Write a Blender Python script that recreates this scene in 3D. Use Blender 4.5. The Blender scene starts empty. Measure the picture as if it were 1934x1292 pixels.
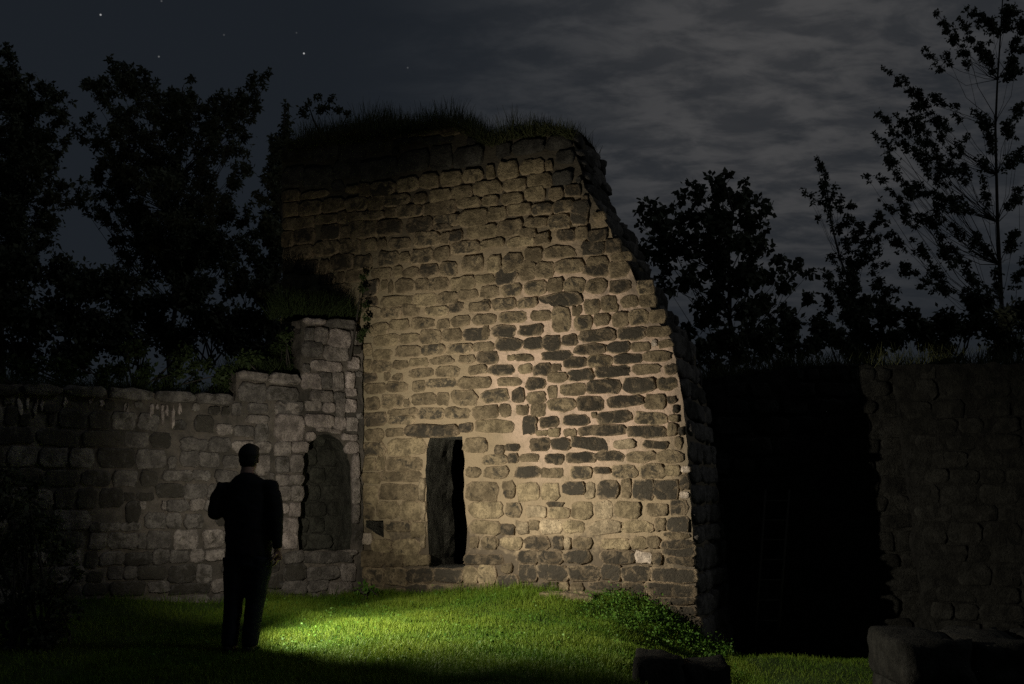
import bpy, bmesh, math, random
import numpy as np
from mathutils import Vector, Matrix, noise
from mathutils.geometry import delaunay_2d_cdt

random.seed(11)
RNG = np.random.default_rng(7)
sc = bpy.context.scene
COL = sc.collection
R = math.radians
BEAM_W, BEAM_A = 1040.0, 39.0        # hot spot of the torch: power, half angle
SPILL_W, SPILL_A, SPILL_B = 230.0, 51.0, 1.0     # earlier sweep over the wall on the left
SPILL_AIM = (615, 900)
SWEEP_W, SWEEP_A, SWEEP_B = 1150.0, 54.0, 0.8    # sweep over the turf
SWEEP_AIM = (815, 1198)

# ------------------------------------------------------------------ camera
FPX, CAM_H, HORIZON = 1880.0, 1.38, 930.0        # focal length and horizon line in photo pixels
PITCH = math.atan((HORIZON - 646.0) / FPX)
cam_data = bpy.data.cameras.new('camera')
cam = bpy.data.objects.new('camera', cam_data)
COL.objects.link(cam)
cam.location = (0, 0, CAM_H)
cam.rotation_euler = (math.pi / 2 + PITCH, 0, 0)
cam_data.sensor_width = 36.0
cam_data.lens = FPX / 1934.0 * 36.0
cam_data.clip_start, cam_data.clip_end = 0.05, 2000.0
sc.camera = cam

# ------------------------------------------------------------------ exposure
sc.view_settings.view_transform = 'Standard'
sc.view_settings.look = 'None'
sc.view_settings.exposure = 0.0
sc.view_settings.gamma = 1.0
sc.view_settings.use_curve_mapping = False

FW = np.array([0, math.cos(PITCH), math.sin(PITCH)])
UP = np.array([0, -math.sin(PITCH), math.cos(PITCH)])
CAMP = np.array([0, 0, CAM_H])


def ray(px, py):
    """direction of a sight line of the survey station (photo pixels)"""
    return FW + np.array([1.0, 0, 0]) * (px - 967.0) / FPX + UP * (646.0 - py) / FPX


def on_ground(px, py, z=0.0):
    r = ray(px, py)
    return CAMP + r * (z - CAM_H) / r[2]


def at_depth(px, py, y):
    r = ray(px, py)
    return CAMP + r * (y / r[1])


def to_px(p):
    d = np.asarray(p, float) - CAMP
    w = d @ FW
    return np.array([967 + FPX * d[..., 0] / w, 646 - FPX * (d @ UP) / w]).T


# ------------------------------------------------------------------ moonlit sky
MOON_EL, MOON_AZ = R(34), R(98)                 # moon to the right, a little behind the camera
world = bpy.data.worlds.new('World')
sc.world = world
world.use_nodes = True
nt = world.node_tree
nt.nodes.clear()


class N:
    """tiny node helper"""
    def __init__(self, tree): self.t = tree
    def new(self, kind, **kw):
        n = self.t.nodes.new(kind)
        for k, v in kw.items(): setattr(n, k, v)
        return n
    def link(self, a, b): self.t.links.new(a, b)
    def math(self, op, a, b=None, clamp=False):
        n = self.new('ShaderNodeMath', operation=op, use_clamp=clamp)
        for i, v in enumerate((a, b)):
            if v is None: continue
            if isinstance(v, (int, float)): n.inputs[i].default_value = v
            else: self.link(v, n.inputs[i])
        return n.outputs[0]
    def vmath(self, op, a, b=None, out=0):
        n = self.new('ShaderNodeVectorMath', operation=op)
        for i, v in enumerate((a, b)):
            if v is None: continue
            if isinstance(v, (tuple, list)): n.inputs[i].default_value = v
            else: self.link(v, n.inputs[i])
        return n.outputs[out]
    def mapr(self, v, a, b, c=0.0, d=1.0, smooth=True):
        n = self.new('ShaderNodeMapRange', interpolation_type='SMOOTHSTEP' if smooth else 'LINEAR')
        self.link(v, n.inputs['Value'])
        for k, x in zip(('From Min', 'From Max', 'To Min', 'To Max'), (a, b, c, d)): n.inputs[k].default_value = x
        return n.outputs['Result']
    def mix(self, f, a, b, blend='MIX'):
        n = self.new('ShaderNodeMix', data_type='RGBA', blend_type=blend)
        n.clamp_factor = True
        for i, v in ((0, f), (6, a), (7, b)):
            if isinstance(v, (int, float)): n.inputs[i].default_value = v
            elif isinstance(v, (tuple, list)): n.inputs[i].default_value = (*v[:3], 1.0)
            else: self.link(v, n.inputs[i])
        return n.outputs[2]
    def noise(self, vec, scale, detail=4, rough=0.55, dist=0.0):
        n = self.new('ShaderNodeTexNoise')
        n.inputs['Scale'].default_value = scale
        n.inputs['Detail'].default_value = detail
        n.inputs['Roughness'].default_value = rough
        n.inputs['Distortion'].default_value = dist
        self.link(vec, n.inputs['Vector'])
        return n.outputs['Fac']


w = N(nt)
sky = w.new('ShaderNodeTexSky', sky_type='NISHITA')
sky.sun_disc = False
sky.sun_elevation = MOON_EL
sky.sun_rotation = MOON_AZ
sky.air_density, sky.dust_density, sky.ozone_density = 1.0, 1.6, 1.0
tc = w.new('ShaderNodeTexCoord')
D = w.vmath('NORMALIZE', tc.outputs['Generated'])
sep = w.new('ShaderNodeSeparateXYZ'); w.link(D, sep.inputs[0])
zz = w.math('ADD', w.math('MAXIMUM', sep.outputs['Z'], 0.0), 0.22)
comb = w.new('ShaderNodeCombineXYZ')
w.link(w.math('DIVIDE', sep.outputs['X'], zz), comb.inputs[0])
w.link(w.math('DIVIDE', sep.outputs['Y'], zz), comb.inputs[1])
mp = w.new('ShaderNodeMapping'); mp.inputs['Rotation'].default_value = (0, 0, R(32)); mp.inputs['Scale'].default_value = (0.95, 1.7, 1)
w.link(comb.outputs[0], mp.inputs[0])
fine = w.noise(mp.outputs[0], 8.5, 6, 0.60, 0.3)
mid = w.noise(mp.outputs[0], 1.7, 4, 0.55, 0.3)
broad = w.noise(comb.outputs[0], 0.55, 2, 0.5)
cdir = ray(1470, 190); cdir = tuple(cdir / np.linalg.norm(cdir))
dist = w.vmath('DISTANCE', D, cdir, out=1)
bank = w.mapr(dist, 0.06, 0.44, 1.0, 0.0)
cdir2 = ray(1120, 330); cdir2 = tuple(cdir2 / np.linalg.norm(cdir2))
bank2 = w.mapr(w.vmath('DISTANCE', D, cdir2, out=1), 0.02, 0.20, 0.62, 0.0)
bank = w.math('MAXIMUM', bank, bank2)
else_cloud = w.mapr(broad, 0.54, 0.80, 0.0, 0.30)
cover = w.math('MAXIMUM', bank, else_cloud)
# low clear band near the hills
lowclear = w.mapr(sep.outputs['Z'], 0.10, 0.30, 0.25, 1.0)
cover = w.math('MULTIPLY', cover, lowclear)
tex = w.math('ADD', w.math('MULTIPLY', w.mapr(fine, 0.36, 0.66), 0.58), w.math('MULTIPLY', w.mapr(mid, 0.32, 0.68), 0.28))
dens = w.math('MULTIPLY', cover, w.math('ADD', w.math('MULTIPLY', tex, 0.88), 0.16), clamp=True)
skycol = w.mix(1.0, sky.outputs[0], (0.0030, 0.0026, 0.0024), 'MULTIPLY')
clear = w.mix(0.75, skycol, (0.0135, 0.0170, 0.0222))
cloudc = w.mix(w.mapr(dist, 0.05, 0.5), (0.067, 0.066, 0.067), (0.050, 0.055, 0.062))
col = w.mix(dens, clear, cloudc)
# stars
for (sx, sy, br) in ((190, 28, .34), (574, 101, .42), (300, 107, .10), (423, 66, .04), (770, 128, .05), (305, 2, .06), (560, 62, .03)):
    s = ray(sx, sy); s = tuple(s / np.linalg.norm(s))
    m = w.mapr(w.vmath('DISTANCE', D, s, out=1), 0.00035, 0.00115, br, 0.0)
    cs = w.new('ShaderNodeCombineXYZ')
    for i in range(3): w.link(m, cs.inputs[i])
    col = w.mix(1.0, col, cs.outputs[0], 'ADD')
bg = w.new('ShaderNodeBackground'); bg.inputs['Strength'].default_value = 1.0
w.link(col, bg.inputs['Color'])
wo = w.new('ShaderNodeOutputWorld'); w.link(bg.outputs[0], wo.inputs['Surface'])

# faint moon through the cloud bank
moon = bpy.data.lights.new('moon', 'SUN')
moon.energy, moon.angle, moon.color = 0.15, R(12), (0.86, 0.92, 1.0)
mo = bpy.data.objects.new('moon', moon); COL.objects.link(mo)
mdir = Vector((math.sin(MOON_AZ) * math.cos(MOON_EL), math.cos(MOON_AZ) * math.cos(MOON_EL), math.sin(MOON_EL)))
mo.rotation_euler = (mdir).to_track_quat('Z', 'Y').to_euler()


# ------------------------------------------------------------------ materials
def material(name, build, rough=0.9, spec=0.2):
    m = bpy.data.materials.new(name)
    m.use_nodes = True
    t = m.node_tree
    t.nodes.clear()
    g = N(t)
    b = g.new('ShaderNodeBsdfPrincipled')
    b.inputs['Roughness'].default_value = rough
    b.inputs['Specular IOR Level'].default_value = spec
    o = g.new('ShaderNodeOutputMaterial')
    g.link(b.outputs[0], o.inputs['Surface'])
    build(g, b)
    return m


def add_bump(g, b, h, dist, strength=1.0):
    n = g.new('ShaderNodeBump')
    n.inputs['Distance'].default_value = dist
    n.inputs['Strength'].default_value = strength
    g.link(h, n.inputs['Height'])
    g.link(n.outputs[0], b.inputs['Normal'])


def pos(g):
    return g.new('ShaderNodeNewGeometry').outputs['Position']


def mul(c, k): return tuple(x * k for x in c)


def stone_material(name, colour, moss=0.5, rel=0.012, smear=None, crust=1.2):
    """weathered sandstone: dark crust on the proud middle of each block, mortar smeared over its rim"""
    def build(g, b):
        p = pos(g)
        oi = g.new('ShaderNodeObjectInfo')
        off = g.new('ShaderNodeVectorMath', operation='MULTIPLY_ADD')
        comb = g.new('ShaderNodeCombineXYZ')
        for i in range(3): g.link(oi.outputs['Random'], comb.inputs[i])
        g.link(comb.outputs[0], off.inputs[0]); off.inputs[1].default_value = (37, 19, 53); g.link(p, off.inputs[2])
        q = off.outputs[0]
        at = g.new('ShaderNodeAttribute'); at.attribute_name = 'rim'
        rim = at.outputs['Fac']
        n1 = g.noise(q, 7.0, 5, 0.6)
        n2 = g.noise(q, 38.0, 4, 0.7)
        n3 = g.noise(q, 8.5, 6, 0.70, 0.7)
        n5 = g.noise(p, 7.0, 6, 0.72, 0.5)
        c = g.mix(g.mapr(n1, 0.32, 0.68), mul(colour, 0.58), mul(colour, 1.38))
        c = g.mix(g.math('MULTIPLY', g.mapr(n2, 0.45, 0.66), 0.62), c, mul(colour, 0.36))
        k = g.math('ADD', g.math('MULTIPLY', g.math('SUBTRACT', n3, 0.5), 3.4), g.math('MULTIPLY', rim, -0.75))
        k = g.math('ADD', k, g.math('MULTIPLY', g.math('SUBTRACT', oi.outputs['Random'], 0.5), 0.5))
        dirt = g.math('MULTIPLY', g.mapr(k, crust - 0.95, crust - 0.45), moss)
        c = g.mix(dirt, c, (0.040, 0.036, 0.027))
        if smear:
            sm = g.math('ADD', rim, g.math('MULTIPLY', g.math('SUBTRACT', n5, 0.5), 2.7))
            c = g.mix(g.math('MULTIPLY', g.mapr(sm, 0.38, 1.10), 0.88), c, smear)
        val = g.mapr(oi.outputs['Random'], 0, 1, 0.80, 1.22, False)
        cv = g.new('ShaderNodeCombineXYZ')
        for i in range(3): g.link(val, cv.inputs[i])
        c = g.mix(1.0, c, cv.outputs[0], 'MULTIPLY')
        g.link(c, b.inputs['Base Color'])
        h = g.math('ADD', g.math('MULTIPLY', n3, 1.1), g.math('MULTIPLY', n2, 0.5))
        add_bump(g, b, h, rel * 3.4)
    return material(name, build, 0.93, 0.15)


TONES = [(0.150, 0.118, 0.074), (0.195, 0.154, 0.092), (0.245, 0.196, 0.114), (0.32, 0.258, 0.162), (0.52, 0.44, 0.34)]
LTONES = [(0.090, 0.084, 0.074), (0.150, 0.137, 0.120), (0.235, 0.208, 0.18), (0.33, 0.285, 0.25), (0.45, 0.40, 0.36)]
CRUST = (0.42, 0.84, 1.15, 1.45, 2.4)
NAMES = ('sooty', 'brown', 'tan', 'buff', 'bleached')
M_ST = [stone_material('sandstone_' + n, c, 0.92, smear=(0.34, 0.264, 0.168), crust=k) for n, c, k in zip(NAMES, TONES, CRUST)]
M_LW = [stone_material('greystone_' + n, c, 0.75, crust=k) for n, c, k in zip(NAMES, LTONES, (0.35, 1.0, 1.15, 1.3, 2.2))]
M_REVEAL = stone_material('reveal_stone', (0.105, 0.102, 0.080), 0.5)  # greyer and darker than the mortar of the front
M_NICHE = stone_material('niche_shade_stone', (0.060, 0.060, 0.047), 0.5)  # shade of the recess put into the stone colour
M_SHADE = stone_material('shade_black_stone', (0.022, 0.022, 0.018), 0.2)  # near-black colour stands in for the lack of light on these stones
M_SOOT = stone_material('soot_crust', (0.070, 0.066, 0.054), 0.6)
M_DARK = stone_material('room_shade_stone', (0.034, 0.033, 0.030), 0.4)  # blackness inside the doorway painted as a very dark stone
M_MOSSY = stone_material('mossy_stone', (0.075, 0.078, 0.052), 0.55)


REPOINT = tuple(at_depth(1110, 690, 12.6))       # middle of the repointed patch


def build_mortar(g, b):
    p = pos(g)
    sp = g.new('ShaderNodeSeparateXYZ'); g.link(p, sp.inputs[0])
    n1 = g.noise(p, 1.1, 4, 0.6); n2 = g.noise(p, 9.0, 5, 0.65); n3 = g.noise(p, 42.0, 3, 0.6); n4 = g.noise(p, 3.0, 5, 0.65, 0.5)
    patch = g.math('SUBTRACT', g.vmath('DISTANCE', p, REPOINT, out=1), g.math('MULTIPLY', n1, 1.6))
    new = g.mapr(patch, 0.1, 1.1, 1.0, 0.0)
    c = g.mix(new, (0.26, 0.205, 0.128), (0.50, 0.375, 0.272))
    c = g.mix(g.math('MULTIPLY', g.mapr(n2, 0.45, 0.7), 0.5), c, (0.20, 0.165, 0.105))
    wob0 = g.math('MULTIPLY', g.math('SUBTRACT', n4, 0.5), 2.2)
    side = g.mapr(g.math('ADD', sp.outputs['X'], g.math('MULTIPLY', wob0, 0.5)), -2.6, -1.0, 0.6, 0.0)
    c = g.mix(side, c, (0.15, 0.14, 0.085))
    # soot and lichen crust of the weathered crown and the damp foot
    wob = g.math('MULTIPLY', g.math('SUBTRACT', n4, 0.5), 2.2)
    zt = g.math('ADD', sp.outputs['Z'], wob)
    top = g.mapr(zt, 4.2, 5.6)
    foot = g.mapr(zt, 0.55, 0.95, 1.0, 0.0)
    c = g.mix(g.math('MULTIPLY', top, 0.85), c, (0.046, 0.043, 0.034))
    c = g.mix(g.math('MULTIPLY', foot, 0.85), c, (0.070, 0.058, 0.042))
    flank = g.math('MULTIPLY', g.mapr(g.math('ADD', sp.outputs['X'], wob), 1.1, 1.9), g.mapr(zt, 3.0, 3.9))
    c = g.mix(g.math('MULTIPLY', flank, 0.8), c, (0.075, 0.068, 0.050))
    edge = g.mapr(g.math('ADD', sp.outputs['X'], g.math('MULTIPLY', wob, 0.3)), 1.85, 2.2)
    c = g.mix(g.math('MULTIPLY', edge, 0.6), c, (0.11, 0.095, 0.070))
    g.link(c, b.inputs['Base Color'])
    h = g.math('ADD', g.math('MULTIPLY', n2, 1.0), g.math('MULTIPLY', n3, 0.35))
    add_bump(g, b, h, 0.03)


M_MORTAR = material('lime_mortar', build_mortar, 0.95, 0.1)


def build_lmortar(g, b):
    p = pos(g)
    n1 = g.noise(p, 1.4, 4, 0.6); n2 = g.noise(p, 9.0, 5, 0.65); n3 = g.noise(p, 42.0, 3, 0.6)
    c = g.mix(g.mapr(n1, 0.36, 0.64), (0.060, 0.055, 0.046), (0.140, 0.122, 0.100))
    c = g.mix(g.math('MULTIPLY', g.mapr(n2, 0.45, 0.7), 0.6), c, (0.045, 0.042, 0.034))
    g.link(c, b.inputs['Base Color'])
    add_bump(g, b, g.math('ADD', n2, g.math('MULTIPLY', n3, 0.35)), 0.035)


M_LMORTAR = material('grey_mortar', build_lmortar, 0.95, 0.1)


def build_rubble(g, b):
    p = pos(g)
    n1 = g.noise(p, 5.0, 5, 0.65); n2 = g.noise(p, 24.0, 4, 0.65)
    vo = g.new('ShaderNodeTexVoronoi'); vo.inputs['Scale'].default_value = 6.0; g.link(p, vo.inputs['Vector'])
    c = g.mix(g.mapr(n1, 0.35, 0.65), (0.060, 0.055, 0.044), (0.15, 0.135, 0.105))
    c = g.mix(g.math('MULTIPLY', g.mapr(n2, 0.45, 0.7), 0.5), c, (0.04, 0.038, 0.03))
    g.link(c, b.inputs['Base Color'])
    add_bump(g, b, g.math('ADD', g.math('MULTIPLY', vo.outputs['Distance'], -1.4), n2), 0.05)


M_RUBBLE = material('rubble_core', build_rubble, 0.95, 0.1)


def leaf_material(name, c0, c1, rough=0.6, trans=0.25, spec=0.12):
    m = bpy.data.materials.new(name); m.use_nodes = True
    t = m.node_tree; t.nodes.clear(); g = N(t)
    at = g.new('ShaderNodeAttribute'); at.attribute_name = 'tint'
    c = g.mix(at.outputs['Fac'], c0, c1)
    d = g.new('ShaderNodeBsdfPrincipled'); d.inputs['Roughness'].default_value = rough
    d.inputs['Specular IOR Level'].default_value = spec
    tr = g.new('ShaderNodeBsdfTranslucent')
    g.link(c, d.inputs['Base Color']); g.link(c, tr.inputs['Color'])
    ms = g.new('ShaderNodeMixShader'); ms.inputs[0].default_value = trans
    g.link(d.outputs[0], ms.inputs[1]); g.link(tr.outputs[0], ms.inputs[2])
    o = g.new('ShaderNodeOutputMaterial'); g.link(ms.outputs[0], o.inputs['Surface'])
    return m


M_LEAF = leaf_material('tree_leaves', (0.062, 0.074, 0.046), (0.115, 0.125, 0.080))
M_IVY = leaf_material('ivy_leaves', (0.028, 0.042, 0.016), (0.045, 0.066, 0.022))
M_BUSH = leaf_material('bush_leaves', (0.045, 0.052, 0.034), (0.08, 0.09, 0.055))
M_GRASS = leaf_material('lawn_grass', (0.032, 0.100, 0.006), (0.150, 0.200, 0.022), 0.55, 0.22)
M_WEED = leaf_material('weed_leaves', (0.034, 0.095, 0.012), (0.095, 0.185, 0.026), 0.5, 0.2)
M_DRY = leaf_material('wall_top_grass', (0.040, 0.052, 0.022), (0.105, 0.110, 0.048), 0.7, 0.2)


def build_bark(g, b):
    p = pos(g)
    n1 = g.noise(p, 9.0, 5, 0.6)
    g.link(g.mix(n1, (0.03, 0.027, 0.022), (0.075, 0.068, 0.058)), b.inputs['Base Color'])
    add_bump(g, b, n1, 0.02)


M_BARK = material('bark', build_bark, 0.95, 0.1)


def build_soil(g, b):
    p = pos(g)
    n1 = g.noise(p, 2.5, 5, 0.6); n2 = g.noise(p, 30.0, 4, 0.6)
    c = g.mix(g.mapr(n1, 0.35, 0.65), (0.030, 0.052, 0.012), (0.050, 0.082, 0.018))
    c = g.mix(g.math('MULTIPLY', g.mapr(n2, 0.5, 0.7), 0.5), c, (0.040, 0.034, 0.020))
    g.link(c, b.inputs['Base Color'])
    add_bump(g, b, n2, 0.03)


M_SOIL = material('turf_ground', build_soil, 0.95, 0.1)


def plain(name, c, rough=0.85, spec=0.2, nscale=40.0, amt=0.35, rel=0.003):
    def build(g, b):
        p = pos(g)
        n = g.noise(p, nscale, 4, 0.6)
        g.link(g.mix(n, mul(c, 1 - amt), mul(c, 1 + amt)), b.inputs['Base Color'])
        add_bump(g, b, n, rel)
    return material(name, build, rough, spec)


M_CLOTH = plain('black_cloth', (0.012, 0.012, 0.013))
M_DENIM = plain('dark_denim', (0.012, 0.015, 0.020))
M_SKIN = plain('skin', (0.38, 0.23, 0.17), 0.6, 0.3, 60, 0.12, 0.001)
M_HAIR = plain('dark_hair', (0.012, 0.010, 0.009), 0.7, 0.3, 120, 0.4, 0.004)
M_SHOE = plain('shoe_leather', (0.012, 0.011, 0.010), 0.6, 0.3)
M_METAL = plain('black_anodised', (0.02, 0.02, 0.022), 0.4, 0.5)
M_WOOD = plain('grey_wood', (0.11, 0.095, 0.075), 0.85, 0.2, 25, 0.3, 0.004)


# ------------------------------------------------------------------ object helpers
def mesh(name, verts, faces, mat, smooth=True, tint=None):
    me = bpy.data.meshes.new(name)
    verts = np.asarray(verts, np.float32)
    if isinstance(faces, np.ndarray):
        nf, k = faces.shape
        me.vertices.add(len(verts)); me.vertices.foreach_set('co', verts.ravel())
        me.loops.add(nf * k); me.loops.foreach_set('vertex_index', faces.astype(np.int32).ravel())
        me.polygons.add(nf); me.polygons.foreach_set('loop_start', np.arange(0, nf * k, k, dtype=np.int32))
        me.update(calc_edges=True); me.validate()
    else:
        me.from_pydata([tuple(map(float, v)) for v in verts], [], [tuple(f) for f in faces])
        me.update()
    if smooth and len(me.polygons):
        me.polygons.foreach_set('use_smooth', np.ones(len(me.polygons), bool))
    if tint is not None:
        a = me.attributes.new('tint', 'FLOAT', 'FACE'); a.data.foreach_set('value', np.asarray(tint, np.float32))
    me.materials.append(mat)
    return me


def obj(name, me, parent=None, loc=(0, 0, 0), rot=None, **props):
    o = bpy.data.objects.new(name, me)
    COL.objects.link(o)
    o.location = loc
    if rot is not None: o.rotation_euler = rot
    if parent is not None: o.parent = parent
    for k, v in props.items(): o[k] = v
    return o


def thing(name, label, cat, loc=(0, 0, 0), group=None):
    o = obj(name, None, None, loc, label=label, category=cat)
    if group: o['group'] = group
    return o


def fbm(x, y, z, octv=3):
    return noise.fractal(Vector((x, y, z)), 0.9, 2.1, octv)


# ------------------------------------------------------------------ wall planes
class Wall:
    """vertical masonry face: s runs along it, z up, off outward"""
    def __init__(self, P, u):
        self.P = np.array(P, float); self.u = np.array(u, float)
        self.n = np.array([self.u[1], -self.u[0], 0.0])
        self.up = np.array([0, 0, 1.0])
        self.rot = Matrix(((self.u[0], 0, self.n[0]), (self.u[1], 0, self.n[1]), (0, 1, 0))).to_euler()
    def sz(self, px, py):
        r = ray(px, py)
        q = CAMP + r * (np.dot(self.P - CAMP, self.n) / np.dot(r, self.n))
        return np.array([np.dot(q - self.P, self.u), q[2]])
    def poly(self, pts): return [self.sz(*p) for p in pts]
    def world(self, s, z, off=0.0):
        s, z, off = np.broadcast_arrays(np.asarray(s, float), np.asarray(z, float), np.asarray(off, float))
        p = self.P + s[..., None] * self.u + off[..., None] * self.n
        p[..., 2] = z
        return p


CORNER = on_ground(688, 1123)
TW = Wall(CORNER, (math.cos(R(21)), -math.sin(R(21)), 0))        # tower front
LW = Wall(CORNER, (math.sin(R(52)), math.cos(R(52)), 0))         # wall on the left
RWY = 14.3
RW = Wall((0, RWY, 0), (1, 0, 0))                                # dark wall on the right
BT = Wall(at_depth(1715, 920, 13.3) * np.array([1, 1, 0]), TW.u)                               # buttress face


def inside(poly, x, y):
    x = np.asarray(x, float); y = np.asarray(y, float)
    r = np.zeros(x.shape, bool)
    n = len(poly)
    for i in range(n):
        x0, y0 = poly[i]; x1, y1 = poly[(i + 1) % n]
        c = (y0 > y) != (y1 > y)
        with np.errstate(divide='ignore', invalid='ignore'):
            r ^= c & (x < (x1 - x0) * (y - y0) / (y1 - y0 + 1e-12) + x0)
    return r


def densify(poly, step, jit, rng):
    out = []
    n = len(poly)
    for i in range(n):
        a, b = np.array(poly[i]), np.array(poly[(i + 1) % n])
        k = max(1, int(np.linalg.norm(b - a) / step))
        for j in range(k):
            p = a + (b - a) * j / k
            if j: p = p + rng.normal(0, jit, 2)
            out.append(p)
    return out


def smooth01(x, a, b):
    t = np.clip((np.asarray(x, float) - a) / (b - a), 0, 1)
    return t * t * (3 - 2 * t)


# ------------------------------------------------------------------ ground
RIGHT_X = float(TW.world(4.78, 0)[0])


def front_edge(x):
    """y of the foot of the masonry for every x"""
    x = np.asarray(x, float)
    lw = CORNER[1] + (x - CORNER[0]) * (LW.u[1] / LW.u[0])
    tw = CORNER[1] + (x - CORNER[0]) * (TW.u[1] / TW.u[0])
    return np.where(x < CORNER[0], lw, np.where(x < RIGHT_X + 0.05, tw, RWY))


def ground_z(x, y):
    x = np.asarray(x, float); y = np.asarray(y, float)
    s = (x - CORNER[0]) * TW.u[0] + (y - CORNER[1]) * TW.u[1]
    d = (x - CORNER[0]) * TW.n[0] + (y - CORNER[1]) * TW.n[1]
    z = -0.50 * smooth01(x, 0.5, 2.5) - 0.40 * smooth01(x, 2.0, 3.0) * smooth01(y, 11.5, 14.0)
    z = z + 0.13 * np.exp(-((s - 2.45) / 0.95) ** 2) * np.exp(-np.clip(d, 0, 9) ** 2 / 1.0)
    z = z + 0.30 * np.exp(-((s - 3.9) / 0.62) ** 2) * np.exp(-np.clip(d, 0, 9) ** 2 / 0.8)
    z = z + 0.20 * smooth01(-x, 3.4, 5.0) * smooth01(y, 10.2, 12.3)
    fe = front_edge(x)
    back = y - fe
    off = np.where(x < CORNER[0] - 0.05, 0.72, np.where(x < RIGHT_X + 0.05, 2.75, 0.4))
    hill = np.where(x < CORNER[0], 2.45, np.where(x < RIGHT_X, 2.5, 2.95))
    rise = smooth01(back, off, off + 0.25)
    far = smooth01(np.hypot(x, y), 60, 300)
    z = z * (1 - rise) + rise * (hill + 0.25 * smooth01(back, 1.0, 6.0) * (x < 2)) * (1 - far) - far * 3.0
    z = z + 0.018 * np.sin(x * 2.3 + y * 1.7) + 0.012 * np.sin(x * 5.1 - y * 3.9 + 1.0)
    return z


def axis(a, b, step, far):
    g = [a]
    st = step
    lo = []
    v = a
    while v > -far:
        st *= 1.35; v -= st; lo.append(v)
    mid_ = list(np.arange(a, b, step)); hi = []; v = mid_[-1]; st = step
    while v < far:
        st *= 1.35; v += st; hi.append(v)
    return np.array(lo[::-1] + mid_ + hi)


gx, gy = axis(-9, 9, 0.13, 900), axis(3, 19, 0.13, 900)
GX, GY = np.meshgrid(gx, gy)
GZ = ground_z(GX, GY)
nx, ny = len(gx), len(gy)
idx = np.arange(nx * ny).reshape(ny, nx)
gq = np.stack([idx[:-1, :-1], idx[:-1, 1:], idx[1:, 1:], idx[1:, :-1]], -1).reshape(-1, 4)
obj('ground', mesh('ground', np.stack([GX, GY, GZ], -1).reshape(-1, 3), gq, M_SOIL), kind='structure')


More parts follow.
